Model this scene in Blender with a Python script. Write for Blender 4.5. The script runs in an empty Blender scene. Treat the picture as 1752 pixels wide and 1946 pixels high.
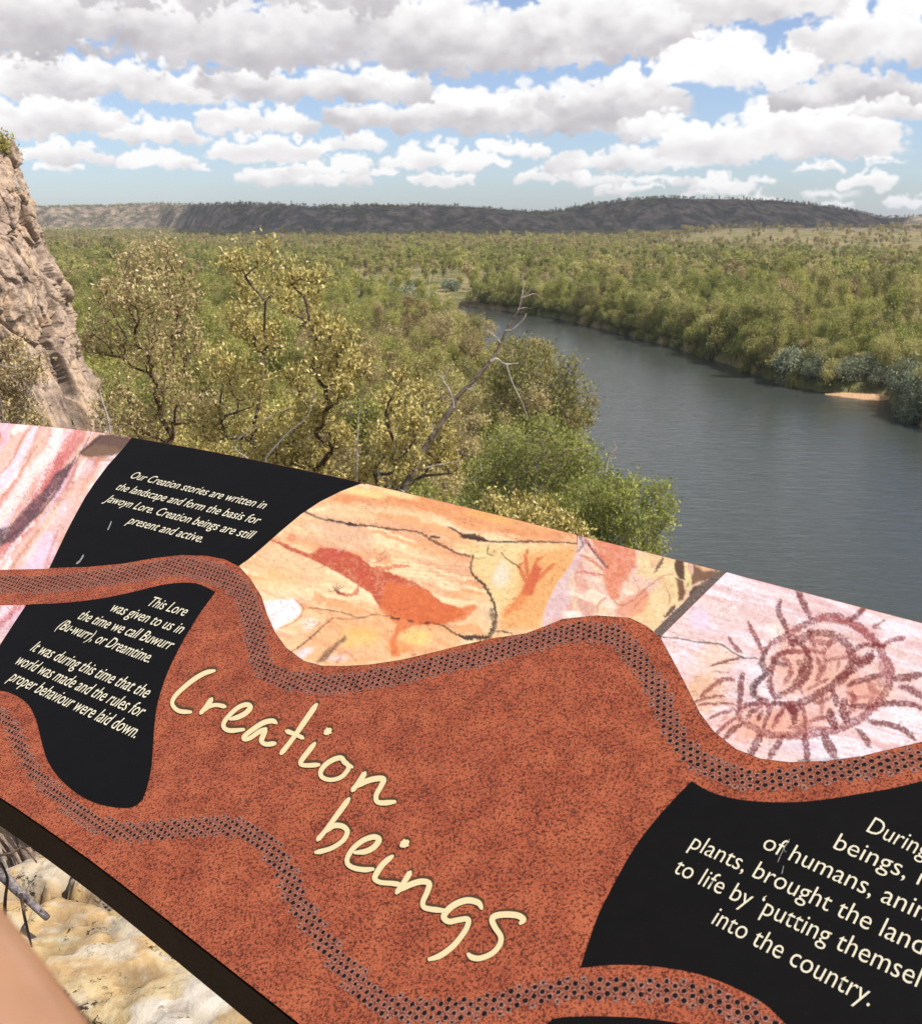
import bpy, bmesh, math, random
import numpy as np
from mathutils import Vector
from mathutils.bvhtree import BVHTree

random.seed(7)
RNG = np.random.default_rng(7)
R = math.radians
SC = bpy.context.scene
COL = SC.collection

# ------------------------------------------------------------------ camera
F, CX, CY, HZ = 1900.0, 876.0, 973.0, 410.0        # in photograph pixels
PITCH = math.atan((CY - HZ) / F)
cam_d = bpy.data.cameras.new('camera')
cam = bpy.data.objects.new('camera', cam_d)
COL.objects.link(cam)
cam.location = (0, 0, 0)
cam.rotation_euler = (math.pi / 2 - PITCH, 0, 0)
cam_d.sensor_fit = 'HORIZONTAL'
cam_d.sensor_width = 36
cam_d.lens = F / 1752 * 36
cam_d.clip_start = 0.02
cam_d.clip_end = 20000
cam_d.dof.use_dof = True
cam_d.dof.focus_distance = 1.8
cam_d.dof.aperture_fstop = 18
SC.camera = cam

# ------------------------------------------------------------------ light
SUN_EL, SUN_AZ = R(54), R(112)                     # azimuth from +y towards +x
world = bpy.data.worlds.new('World')
SC.world = world
world.use_nodes = True
SKY_STRENGTH = 0.1
sun_d = bpy.data.lights.new('sun', 'SUN')
sun_d.energy = 4.8
sun_d.angle = R(0.53)
sun_d.color = (1.0, 0.94, 0.86)
sun = bpy.data.objects.new('sun', sun_d)
COL.objects.link(sun)
SUN_DIR = Vector((math.cos(SUN_EL) * math.sin(SUN_AZ), math.cos(SUN_EL) * math.cos(SUN_AZ), math.sin(SUN_EL)))
sun.rotation_euler = SUN_DIR.to_track_quat('Z', 'Y').to_euler()
SC.view_settings.view_transform = 'Standard'
SC.view_settings.look = 'None'
SC.view_settings.exposure = 0.3
SC.view_settings.gamma = 1
SC.view_settings.use_curve_mapping = False
SC.cycles.max_bounces = 5
SC.cycles.diffuse_bounces = 3
SC.cycles.glossy_bounces = 3
SC.cycles.transparent_max_bounces = 6
SC.cycles.use_denoising = True
SC.cycles.sample_clamp_indirect = 4

# ------------------------------------------------------------------ numpy noise
def _hash(ix, iy, iz, seed):
    with np.errstate(over='ignore'):
        h = (ix.astype(np.uint32) * np.uint32(374761393) + iy.astype(np.uint32) * np.uint32(668265263)
             + iz.astype(np.uint32) * np.uint32(2147483647) + np.uint32(seed * 974711 & 0xffffffff))
        h = (h ^ (h >> np.uint32(13))) * np.uint32(1274126177)
        h = (h ^ (h >> np.uint32(16))) * np.uint32(2246822519)
        h = h ^ (h >> np.uint32(15))
    return h.astype(np.float64) / 4294967295.0

def vnoise(P, seed=0):
    P = np.asarray(P, float)
    if P.shape[-1] == 2:
        P = np.concatenate([P, np.zeros(P.shape[:-1] + (1,))], -1)
        two = True
    else:
        two = False
    i = np.floor(P).astype(np.int64); f = P - i
    f = f * f * f * (f * (f * 6 - 15) + 10)
    x, y, z = i[..., 0], i[..., 1], i[..., 2]
    u, v, w = f[..., 0], f[..., 1], f[..., 2]
    def pl(dz):
        a = _hash(x, y, z + dz, seed); b = _hash(x + 1, y, z + dz, seed)
        c = _hash(x, y + 1, z + dz, seed); d = _hash(x + 1, y + 1, z + dz, seed)
        return (a * (1 - u) + b * u) * (1 - v) + (c * (1 - u) + d * u) * v
    if two:
        return pl(0)
    return pl(0) * (1 - w) + pl(1) * w

def fbm(P, octv=4, seed=0, gain=0.5):
    P = np.asarray(P, float); s = 0; a = 1; t = 0
    for k in range(octv):
        s = s + a * vnoise(P * (2.03 ** k) + k * 17.3, seed + k); t += a; a *= gain
    return s / t

def worley(P, seed=0):
    """F1, F2, id of the nearest cell, for points P (n,3)"""
    P = np.asarray(P, float); i = np.floor(P).astype(np.int64)
    f1 = np.full(P.shape[0], 9.0); f2 = np.full(P.shape[0], 9.0); cid = np.zeros(P.shape[0])
    for dx in (-1, 0, 1):
        for dy in (-1, 0, 1):
            for dz in (-1, 0, 1):
                cx, cy, cz = i[:, 0] + dx, i[:, 1] + dy, i[:, 2] + dz
                q = np.stack([cx + _hash(cx, cy, cz, seed), cy + _hash(cx, cy, cz, seed + 1), cz + _hash(cx, cy, cz, seed + 2)], -1)
                d = np.sqrt(((q - P) ** 2).sum(1))
                n = d < f1
                f2 = np.where(n, f1, np.minimum(f2, d))
                cid = np.where(n, _hash(cx, cy, cz, seed + 3), cid)
                f1 = np.where(n, d, f1)
    return f1, f2, cid

def sstep(a, b, x):
    t = np.clip((np.asarray(x, float) - a) / (b - a), 0, 1)
    return t * t * (3 - 2 * t)

def srgb(r, g, b):
    return tuple((c / 255 / 12.92) if c / 255 <= 0.04045 else ((c / 255 + 0.055) / 1.055) ** 2.4 for c in (r, g, b))

# ------------------------------------------------------------------ pixel <-> place
CP, SP = math.cos(PITCH), math.sin(PITCH)
def ray(px, py):
    a = (np.asarray(px, float) - CX) / F
    b = -(np.asarray(py, float) - CY) / F
    return np.stack([a, CP + SP * b, -SP + CP * b], -1)

def at(px, py, dist):
    """the point seen at a pixel, dist metres ahead (along y)"""
    d = ray(px, py)
    return d / d[..., 1:2] * np.asarray(dist, float)[..., None]

def onz(px, py, z):
    d = ray(px, py)
    return d * (z / d[..., 2:3])

def topix(P):
    P = np.asarray(P, float)
    dep = P[..., 1] * CP - P[..., 2] * SP
    dep = np.where(np.abs(dep) < 1e-6, 1e-6, dep)
    return CX + F * P[..., 0] / dep, CY - F * (P[..., 1] * SP + P[..., 2] * CP) / dep, dep

# ------------------------------------------------------------------ objects
def tag(o, label=None, cat=None, group=None, kind=None):
    if label: o['label'] = label
    if cat: o['category'] = cat
    if group: o['group'] = group
    if kind: o['kind'] = kind
    return o

def empty(name, loc, label, cat, group=None, rz=0):
    o = bpy.data.objects.new(name, None); COL.objects.link(o)
    o.location = loc; o.rotation_euler = (0, 0, rz)
    return tag(o, label, cat, group)

def mesh_from(name, V, faces, smooth=False):
    me = bpy.data.meshes.new(name)
    V = np.asarray(V, np.float32)
    if isinstance(faces, np.ndarray):
        n, k = faces.shape
        me.vertices.add(len(V)); me.vertices.foreach_set('co', V.ravel())
        me.loops.add(n * k); me.loops.foreach_set('vertex_index', faces.astype(np.int32).ravel())
        me.polygons.add(n)
        me.polygons.foreach_set('loop_start', np.arange(0, n * k, k, dtype=np.int32))
        me.polygons.foreach_set('loop_total', np.full(n, k, np.int32))
        me.update(calc_edges=True)
    else:
        me.from_pydata([tuple(map(float, v)) for v in V], [], [tuple(int(i) for i in f) for f in faces])
        me.update()
    if smooth:
        me.polygons.foreach_set('use_smooth', np.ones(len(me.polygons), bool))
    return me

def link(name, me, mat=None, parent=None, **kw):
    o = bpy.data.objects.new(name, me); COL.objects.link(o)
    if mat is not None and len(me.materials) == 0: me.materials.append(mat)
    if parent is not None: o.parent = parent
    tag(o, **kw)
    return o

def face_attr(me, name, vals):
    a = me.attributes.new(name, 'FLOAT', 'FACE'); a.data.foreach_set('value', np.asarray(vals, np.float32))

def vert_color(me, name, rgb):
    a = me.attributes.new(name, 'FLOAT_COLOR', 'POINT')
    c = np.ones((len(rgb), 4), np.float32); c[:, :3] = rgb
    a.data.foreach_set('color', c.ravel())

# ------------------------------------------------------------------ node helper
class NT:
    def __init__(s, name):
        s.m = bpy.data.materials.new(name); s.m.use_nodes = True
        s.t = s.m.node_tree; s.t.nodes.clear()
        s.out = s.n('ShaderNodeOutputMaterial')
    def n(s, typ, **kw):
        nd = s.t.nodes.new(typ)
        ins = kw.pop('ins', {})
        for k, v in kw.items(): setattr(nd, k, v)
        for k, v in ins.items():
            if hasattr(v, 'is_output') or isinstance(v, bpy.types.NodeSocket): s.t.links.new(v, nd.inputs[k])
            else: nd.inputs[k].default_value = v
        return nd
    def link(s, a, b): s.t.links.new(a, b)
    def coord(s): return s.n('ShaderNodeTexCoord').outputs['Object']
    def pos(s): return s.n('ShaderNodeNewGeometry').outputs['Position']
    def noise(s, vec, scale, detail=3, rough=.55, dist=0.0):
        nd = s.n('ShaderNodeTexNoise'); s.link(vec, nd.inputs['Vector'])
        nd.inputs['Scale'].default_value = scale; nd.inputs['Detail'].default_value = detail
        nd.inputs['Roughness'].default_value = rough; nd.inputs['Distortion'].default_value = dist
        return nd.outputs['Fac']
    def ramp(s, fac, stops):
        nd = s.n('ShaderNodeValToRGB'); s.link(fac, nd.inputs['Fac'])
        e = nd.color_ramp.elements
        while len(e) < len(stops): e.new(0.5)
        for k, (p, c) in enumerate(stops):
            e[k].position = p; e[k].color = tuple(c) + (1,) if len(c) == 3 else c
        return nd.outputs['Color']
    def mix(s, fac, a, b, mode='MIX'):
        nd = s.n('ShaderNodeMix', data_type='RGBA', blend_type=mode)
        for k, v in ((0, fac), (6, a), (7, b)):
            if isinstance(v, bpy.types.NodeSocket): s.link(v, nd.inputs[k])
            elif k == 0: nd.inputs[0].default_value = v
            else: nd.inputs[k].default_value = tuple(v) + (1,) if len(v) == 3 else v
        return nd.outputs[2]
    def math(s, op, a, b=0.0, c=None):
        nd = s.n('ShaderNodeMath', operation=op)
        for k, v in enumerate((a, b) if c is None else (a, b, c)):
            if isinstance(v, bpy.types.NodeSocket): s.link(v, nd.inputs[k])
            else: nd.inputs[k].default_value = v
        return nd.outputs[0]
    def bump(s, h, strength=.3, dist=.01):
        nd = s.n('ShaderNodeBump'); s.link(h, nd.inputs['Height'])
        nd.inputs['Strength'].default_value = strength; nd.inputs['Distance'].default_value = dist
        return nd.outputs['Normal']
    def bsdf(s, col, rough=.6, spec=.4, normal=None, **kw):
        nd = s.n('ShaderNodeBsdfPrincipled')
        if isinstance(col, bpy.types.NodeSocket): s.link(col, nd.inputs['Base Color'])
        else: nd.inputs['Base Color'].default_value = tuple(col) + (1,)
        if isinstance(rough, bpy.types.NodeSocket): s.link(rough, nd.inputs['Roughness'])
        else: nd.inputs['Roughness'].default_value = rough
        nd.inputs['Specular IOR Level'].default_value = spec
        if normal is not None: s.link(normal, nd.inputs['Normal'])
        for k, v in kw.items(): nd.inputs[k].default_value = v
        s.link(nd.outputs[0], s.out.inputs['Surface'])
        return nd
def attr(nt, name, kind='GEOMETRY'):
    nd = nt.n('ShaderNodeAttribute'); nd.attribute_name = name; nd.attribute_type = kind
    return nd

# ================================================================== SKY with clouds
AZ_HALF, EL0, EL1 = 45.0, -1.0, 24.0
TW, THH = 2700, 750
def paint_sky():
    W, H = TW, THH
    k_x = W / (2 * AZ_HALF); k_y = H / (EL1 - EL0)          # texels per degree
    # colour and alpha, row 0 = lowest elevation
    col = np.zeros((H, W), np.float32)       # brightness of cloud, 0 grey base .. 1 white
    alp = np.zeros((H, W), np.float32)
    rng = np.random.default_rng(11)
    yy, xx = np.mgrid[0:H, 0:W].astype(np.float32)
    P = np.stack([xx / 26, yy / 20], -1)
    w1 = fbm(P, 4, 3) - .5; w2 = fbm(P + 50, 4, 9) - .5
    fine = fbm(np.stack([xx / 9, yy / 7], -1), 4, 21)
    wx = xx + w1 * 26; wy = yy + w2 * 22
    def px2tex(px, py):
        d = ray(px, py); d = d / np.linalg.norm(d)
        return (math.degrees(math.atan2(d[0], d[1])) + AZ_HALF) * k_x, (math.degrees(math.asin(d[2])) - EL0) * k_y
    big = fbm(np.stack([xx / 95, yy / 55], -1), 4, 41) - .5
    med = fbm(np.stack([xx / 38, yy / 26], -1), 3, 47) - .5
    def puff(cx, cy, rx, ry, br, soft, op=1.0, lo=0, hi=1, base=.7):
        x0, x1 = int(max(0, cx - rx * 1.4 - 16)), int(min(W, cx + rx * 1.4 + 16))
        y0, y1 = int(max(0, cy - ry * 1.4 - 14)), int(min(H, cy + ry * 1.4 + 14))
        if x1 <= x0 or y1 <= y0: return
        sl = (slice(y0, y1), slice(x0, x1))
        dx = (wx[sl] - cx) / rx; dy = (wy[sl] - cy) / ry
        d = np.sqrt(dx * dx + dy * dy)
        a = (1 - sstep(1 - soft, 1, d + (fine[sl] - .5) * .55 + med[sl] * .5)) * op
        g = np.clip((yy[sl] + med[sl] * 26 - lo) / (hi - lo), 0, 1)
        g = sstep(0, .75, g)
        b2 = base + .07
        sh = np.clip(br * (b2 + (1.02 - b2) * g) * (.98 + .07 * dy) + big[sl] * .20 + med[sl] * .20, 0, 1.15)
        col[sl] = col[sl] * (1 - a) + sh * a
        alp[sl] = alp[sl] + (1 - alp[sl]) * a
    def cloud(x0, x1, yt, yb, br=1.0, dens=1.0, base=.62, op=1.0):
        """target-pixel box; flat grey base, billowing bright top"""
        a = px2tex(x0, yb); b = px2tex(x1, yt)
        cx0, cy0, cx1, cy1 = a[0], a[1], b[0], b[1]
        w, h = cx1 - cx0, cy1 - cy0
        n = int(max(9, dens * 24 * (w / max(h, 4)) ** .8))
        pts = []
        for i in range(n):
            u = rng.uniform(0.03, .97)
            env = (1 - abs(2 * u - 1) ** 2.0) * (.52 + .48 * math.sin(u * 11 + x0) * math.cos(u * 5.3 + yb))
            v = rng.uniform(0, 1) ** .7 * env
            pts.append((u, v))
        pts.sort(key=lambda q: -q[1])
        for u, v in pts:
            r = h * rng.uniform(.15, .36) * (1 - .5 * v)
            puff(cx0 + u * w, cy0 + v * (h - r) + r * .4, r * rng.uniform(1.2, 2.0), r, br, rng.uniform(.18, .7), op, cy0, cy1, base)
        for i in range(int(n * .3)):         # crisp small billows along the top
            u = rng.uniform(.08, .92)
            env = (1 - abs(2 * u - 1) ** 2.4)
            r = h * rng.uniform(.07, .15)
            puff(cx0 + u * w, cy0 + env * h * rng.uniform(.5, .85), r * 1.5, r, br * 1.05, .6, .8 * op, cy0, cy1, base)
        for i in range(int(n * .25)):        # thin ragged fringe underneath
            u = rng.uniform(.0, 1)
            puff(cx0 + u * w, cy0 + h * rng.uniform(-.02, .08), h * rng.uniform(.2, .5), h * .08, br, 1, .5 * op, cy0, cy1, base)
    # low band, small and pale first
    for i in range(90):
        x = rng.uniform(-1500, 3300); y = rng.uniform(300, 392); w = rng.uniform(30, 110)
        if -30 < x < 1100 and y > 345: continue
        if x < 700 and x > -30 and y > 330: continue
        cloud(x, x + w, y - w * rng.uniform(.16, .3), y, .97, .6, .80, rng.uniform(.25, .7))
    for i in range(60):                       # beyond the frame on both sides
        s = rng.choice([-1, 1]); x = 876 + s * rng.uniform(950, 2600); y = rng.uniform(40, 330)
        w = rng.uniform(120, 420) * (1.25 - y / 420)
        cloud(x, x + w, y - w * .38, y, rng.uniform(.88, 1), .8, .66)
    L = [
        (1310, 1430, 322, 362, .97, .8, .8, .75), (1130, 1240, 338, 362, .96, .8, .8, .7), (1685, 1752, 362, 388, 1, .8, .82, .9),
        (1560, 1625, 376, 394, .98, .7, .84, .6), (780, 905, 316, 350, .96, .9, .8, .8), (450, 700, 300, 348, .95, .9, .76, .75),
        (640, 700, 288, 312, .98, .8, .8, .8), (975, 1110, 304, 342, 1.0, 1, .8, .95), (1095, 1330, 320, 350, .95, .8, .8, .55),
        (60, 150, 302, 322, .98, .7, .85, .8), (222, 365, 272, 318, 1.0, 1, .78, 1), (22, 200, 254, 305, .99, 1, .75, 1), (365, 400, 308, 325, .97, .6, .84, .8),
        (705, 752, 304, 332, 1.0, .8, .82, .95), (1595, 1700, 314, 356, 1.0, 1, .8, 1), (1400, 1480, 355, 385, .97, .7, .84, .5),
        (1060, 1340, 246, 322, .94, .9, .74, .8), (912, 1052, 250, 294, 1.0, 1, .74, .95), (738, 910, 246, 316, 1.0, 1.1, .74, 1), (840, 960, 280, 318, .97, .8, .8, .8),
        (620, 712, 232, 284, .95, .8, .76, .8), (390, 615, 238, 300, 1.0, 1.2, .74, 1), (560, 690, 290, 330, .97, .8, .78, .9),
        (200, 385, 206, 266, .94, 1, .72, .95), (395, 580, 170, 248, .97, 1, .7, .95),
        (1640, 1700, 285, 305, 1, .8, .82, .9),
        (-40, 212, 148, 246, 1.0, 1.2, .70, 1),
        (880, 1230, 120, 245, .95, 1.1, .64, 1), (640, 1120, 148, 240, .97, 1.3, .64, 1),
        (1060, 1290, 110, 220, .95, 1.1, .68, 1), (1180, 1330, 190, 262, .94, .9, .7, .9),
        (-60, 440, 78, 172, 1.0, 1.3, .66, 1), (400, 820, 95, 178, .93, 1.2, .60, 1),
        (1500, 1800, 120, 215, .80, 1.2, .74, 1), (1290, 1705, 150, 300, 1.02, 1.5, .68, 1),
        (1480, 1780, 108, 205, .76, 1.2, .74, 1), (1600, 1760, 168, 225, .90, .8, .74, .8),
        (1530, 1790, -60, 118, .94, 1.2, .72, .95), (1220, 1600, -110, 40, .93, 1.1, .7, .95),
        (880, 1180, -20, 118, .93, 1.2, .64, 1), (980, 1290, -90, 95, .96, 1.2, .62, 1),
        (1246, 1512, 26, 160, 1.08, 1.6, .76, 1),
        (-120, 520, -110, 82, .93, 1.4, .60, 1), (300, 960, -120, 108, .94, 1.5, .58, 1),
        (80, 700, -260, -30, .97, 1.3, .62, 1), (1000, 1750, -330, -50, .95, 1.3, .66, 1), (-300, 300, -420, -120, .97, 1.2, .66, 1), (500, 1250, -560, -240, .97, 1.2, .66, 1),
    ]
    for c in L:
        cloud(*c)
    col = np.where(alp > .004, col / np.maximum(alp, .004), .95).astype(np.float32)
    for _ in range(2):
        for a in (col, alp):
            a[1:-1, 1:-1] = (a[1:-1, 1:-1] * 2 + a[:-2, 1:-1] + a[2:, 1:-1] + a[1:-1, :-2] + a[1:-1, 2:]) / 6
    return col, alp

def build_world():
    col, alp = paint_sky()
    img = bpy.data.images.new('cloud_field', TW, THH, alpha=False, float_buffer=True)
    img.colorspace_settings.name = 'Non-Color'
    buf = np.ones((THH, TW, 4), np.float32)
    buf[..., 0] = col; buf[..., 1] = alp; buf[..., 2] = 0
    img.pixels.foreach_set(buf.ravel())
    t = world.node_tree; t.nodes.clear()
    N = t.nodes.new; Lk = t.links.new
    out = N('ShaderNodeOutputWorld'); bg = N('ShaderNodeBackground'); bg.inputs['Strength'].default_value = SKY_STRENGTH
    sky = N('ShaderNodeTexSky'); sky.sky_type = 'NISHITA'; sky.sun_disc = False
    sky.sun_elevation = SUN_EL; sky.sun_rotation = SUN_AZ; sky.altitude = 100; sky.air_density = 1.0; sky.dust_density = .3; sky.ozone_density = 2.0
    tc = N('ShaderNodeTexCoord'); sep = N('ShaderNodeSeparateXYZ'); Lk(tc.outputs['Generated'], sep.inputs[0])
    def M(op, a, b=0., c=None):
        m = N('ShaderNodeMath'); m.operation = op
        for k, v in enumerate((a, b) if c is None else (a, b, c)):
            if isinstance(v, (int, float)): m.inputs[k].default_value = v
            else: Lk(v, m.inputs[k])
        return m.outputs[0]
    az = M('ARCTAN2', sep.outputs[0], sep.outputs[1]); el = M('ARCSINE', sep.outputs[2])
    u = M('MULTIPLY_ADD', az, 180 / math.pi / (2 * AZ_HALF), .5)
    v = M('MULTIPLY_ADD', el, 180 / math.pi / (EL1 - EL0), -EL0 / (EL1 - EL0))
    v = M('MINIMUM', M('MAXIMUM', v, .002), .998)
    cb = N('ShaderNodeCombineXYZ'); Lk(u, cb.inputs[0]); Lk(v, cb.inputs[1])
    tx = N('ShaderNodeTexImage'); tx.image = img; tx.extension = 'MIRROR'; tx.interpolation = 'Cubic'; Lk(cb.outputs[0], tx.inputs[0])
    sp = N('ShaderNodeSeparateColor'); Lk(tx.outputs['Color'], sp.inputs[0])
    # higher up: broken cloud cover from noise on the cloud layer's plane
    zz = M('MAXIMUM', sep.outputs[2], .12)
    cb2 = N('ShaderNodeCombineXYZ'); Lk(M('DIVIDE', sep.outputs[0], zz), cb2.inputs[0]); Lk(M('DIVIDE', sep.outputs[1], zz), cb2.inputs[1])
    nz = N('ShaderNodeTexNoise'); Lk(cb2.outputs[0], nz.inputs['Vector']); nz.inputs['Scale'].default_value = 1.3; nz.inputs['Detail'].default_value = 6
    mr = N('ShaderNodeMapRange'); mr.interpolation_type = 'SMOOTHSTEP'; Lk(nz.outputs[0], mr.inputs[0]); mr.inputs[1].default_value = .44; mr.inputs[2].default_value = .6
    nz2 = N('ShaderNodeTexNoise'); Lk(cb2.outputs[0], nz2.inputs['Vector']); nz2.inputs['Scale'].default_value = 3; nz2.inputs['Detail'].default_value = 5
    up = N('ShaderNodeMapRange'); up.interpolation_type = 'SMOOTHSTEP'; Lk(el, up.inputs[0]); up.inputs[1].default_value = R(17); up.inputs[2].default_value = R(23)
    def mixf(f, a, b):
        m = N('ShaderNodeMix'); m.data_type = 'FLOAT'; Lk(f, m.inputs[0]); Lk(a, m.inputs[2]); Lk(b, m.inputs[3]); return m.outputs[0]
    bright = mixf(up.outputs[0], sp.outputs[0], M('MULTIPLY_ADD', nz2.outputs[0], .6, .5))
    alpha = mixf(up.outputs[0], sp.outputs[1], mr.outputs[0])
    rp = N('ShaderNodeValToRGB'); Lk(bright, rp.inputs[0])
    e = rp.color_ramp.elements; e.new(.5); e.new(.75)
    k = 1.0
    for i, (p, c) in enumerate([(.42, srgb(178, 175, 181)), (.60, srgb(206, 202, 206)), (.76, srgb(236, 233, 234)), (.92, srgb(255, 254, 254))]):
        e[i].position = p; e[i].color = (c[0], c[1], c[2], 1)
    sc = N('ShaderNodeVectorMath'); sc.operation = 'SCALE'; Lk(rp.outputs[0], sc.inputs[0]); sc.inputs['Scale'].default_value = .84 / SKY_STRENGTH
    hs = N('ShaderNodeHueSaturation'); hs.inputs['Saturation'].default_value = .80; hs.inputs['Value'].default_value = .92
    bl = N('ShaderNodeMix'); bl.data_type = 'RGBA'; bl.blend_type = 'MULTIPLY'; bl.inputs[0].default_value = 1; bl.inputs[7].default_value = (.80, .94, 1.22, 1)
    Lk(sky.outputs[0], bl.inputs[6]); Lk(bl.outputs[2], hs.inputs['Color'])
    mx = N('ShaderNodeMix'); mx.data_type = 'RGBA'; Lk(alpha, mx.inputs[0]); Lk(hs.outputs[0], mx.inputs[6]); Lk(sc.outputs[0], mx.inputs[7])
    Lk(mx.outputs[2], bg.inputs['Color']); Lk(bg.outputs[0], out.inputs['Surface'])
build_world()

# ================================================================== TERRAIN
WATER_Z = -35.0
def wpts(l): return [tuple(onz(x, y, WATER_Z)[:2]) for x, y in l]
right_shore = wpts([(905, 584), (960, 590), (1060, 605), (1180, 633), (1300, 664), (1400, 698), (1500, 733), (1600, 750), (1688, 756), (1706, 780), (1752, 812)]) + [(92, 130), (104, 90), (112, 40), (116, -60)]
left_shore = [(-70, 404), (-30, 376), (-10, 315), (2, 275), (10, 235), (19, 200), (19, 150), (13.5, 110), (15, 80), (20, 50), (30, 15), (36, -60)]
RIVER = np.array([(-70, 418), (-20, 410)] + right_shore + left_shore[::-1])

def river_sd(x, y):
    """distance to the river, negative inside"""
    x = np.asarray(x, float); y = np.asarray(y, float)
    d = np.full(x.shape, 1e9); ins = np.zeros(x.shape, bool)
    n = len(RIVER)
    for i in range(n):
        ax, ay = RIVER[i]; bx, by = RIVER[(i + 1) % n]
        ex, ey = bx - ax, by - ay
        t = np.clip(((x - ax) * ex + (y - ay) * ey) / (ex * ex + ey * ey), 0, 1)
        d = np.minimum(d, (x - ax - t * ex) ** 2 + (y - ay - t * ey) ** 2)
        c = ((ay > y) != (by > y)) & (x < (bx - ax) * (y - ay) / (by - ay + 1e-12) + ax)
        ins ^= c
    d = np.sqrt(d)
    return np.where(ins, -d, d)

RX = [-1500, 0, 100, 200, 300, 345, 420, 480, 600, 700, 850, 960, 1030, 1070, 1110, 1180, 1260, 1350, 1430, 1510, 1580, 1640, 1680, 1752, 1850, 3300]
RY = [398, 396, 395, 393, 389, 391, 390, 389, 395, 392, 394, 401, 406, 401, 392, 383, 377, 379, 382, 386, 394, 405, 414, 411, 407, 398]
def ground_z(x, y):
    x = np.asarray(x, float); y = np.asarray(y, float)
    r = np.hypot(x, y); sd = river_sd(x, y)
    n = fbm(np.stack([x / 30, y / 30], -1), 4, 5) - .5
    z = -35.7 + 1.7 * sstep(-1.5, 9, sd) + 2.6 * sstep(5, 60, sd) + 1.6 * n * sstep(3, 30, sd)
    z = np.where(sd < -1.5, -38.0, z)
    # the lookout's own slope
    rr = r + (fbm(np.stack([x / 6, y / 6], -1), 3, 8) - .5) * 3 * sstep(3, 9, r)
    slope = np.interp(rr, [0, 3.2, 5, 8, 13, 22, 34, 60], [-2.2, -2.3, -4.6, -7.0, -13, -24, -31.5, -32.5])
    z = np.maximum(z, np.where(sd > 0, slope, -60))
    # far plain swells and the sandstone ridge
    pxx = CX + F / CP * (x / np.maximum(y, 1))
    pxx = np.where(y < 50, np.where(x > 0, 3300, -1500), pxx)
    z = z + 14 * sstep(900, 1450, r) * sstep(1150, 1420, pxx) * (1 - .35 * sstep(1480, 1900, r)) * (1 + .5 * (fbm(np.stack([x / 160, y / 160], -1), 3, 31) - .5))
    z = z + 3 * (fbm(np.stack([x / 220, y / 220], -1), 3, 12) - .5) * sstep(250, 700, r)
    ytop = np.interp(pxx, RX, RY)
    rb = np.interp(pxx, [-200, 300, 420, 560, 1000, 1300, 1700, 2200], [2400, 2300, 1800, 1600, 1640, 1760, 2100, 2200])
    rb = rb + (fbm(np.stack([x / 120, y / 120], -1), 3, 44) - .5) * 160
    rt = rb * 1.10 + 20
    h = (HZ - ytop) / F * CP * rt * 1.02
    gul = fbm(np.stack([np.arctan2(x, y) * 60, r / 200], -1), 4, 77) - .5
    rise = sstep(0, 1, (r - rb) / (rt - rb) + gul * .16)
    top = h + (fbm(np.stack([x / 60, y / 60], -1), 3, 60) - .5) * 5 * 1
    z = z * (1 - rise) + (top - 1 + .0 * r) * rise
    z = z - 14 * sstep(2750, 4000, r)
    return z

def build_terrain():
    az = np.concatenate([np.linspace(-115, -34, 60, endpoint=False), np.linspace(-34, 34, 300), np.linspace(34, 115, 61)[1:]])
    rs = np.concatenate([np.geomspace(2.9, 60, 70, endpoint=False), np.geomspace(60, 450, 170, endpoint=False), np.geomspace(450, 1500, 60, endpoint=False), np.linspace(1500, 2900, 130, endpoint=False), np.geomspace(2900, 9000, 14)])
    A, RR = np.meshgrid(np.radians(az), rs)
    X = RR * np.sin(A); Y = RR * np.cos(A)
    Z = ground_z(X.ravel(), Y.ravel()).reshape(X.shape)
    n, m = X.shape
    idx = np.arange(n * m).reshape(n, m)
    q = np.stack([idx[:-1, :-1], idx[:-1, 1:], idx[1:, 1:], idx[1:, :-1]], -1).reshape(-1, 4)[:, ::-1]
    me = mesh_from('terrain', np.stack([X, Y, Z], -1).reshape(-1, 3), q, smooth=True)
    nt = NT('dry_savanna_ground'); p = nt.pos()
    a = nt.noise(p, .05, 5); b = nt.noise(p, .6, 5)
    soil = nt.ramp(b, [(.3, (.16, .12, .06)), (.5, (.28, .21, .11)), (.7, (.38, .29, .155))])
    grass = nt.ramp(b, [(.3, (.07, .075, .025)), (.55, (.15, .15, .055)), (.75, (.25, .23, .09))])
    c = nt.mix(nt.ramp(a, [(.42, (0, 0, 0)), (.6, (1, 1, 1))]), grass, soil)
    # bare sandstone on the ridge: by height and steepness
    sep = nt.n('ShaderNodeSeparateXYZ'); nt.link(p, sep.inputs[0])
    dist = nt.n('ShaderNodeVectorMath', operation='LENGTH'); nt.link(p, dist.inputs[0])
    hi = nt.math('MULTIPLY', nt.math('GREATER_THAN', dist.outputs['Value'], 1400), nt.math('GREATER_THAN', nt.math('ADD', sep.outputs[2], nt.math('MULTIPLY', b, 6)), -20))
    rockc = nt.ramp(nt.noise(p, .045, 6, .7), [(.38, (.07, .07, .045)), (.48, (.12, .10, .075)), (.56, (.24, .185, .135)), (.68, (.36, .28, .21))])
    c = nt.mix(hi, c, rockc)
    nt.bsdf(c, .95, .1, nt.bump(nt.noise(p, .8, 6), .6, .5))
    link('terrain', me, nt.m, kind='structure', label='flat dry savanna plain running to a long sandstone ridge')

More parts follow.
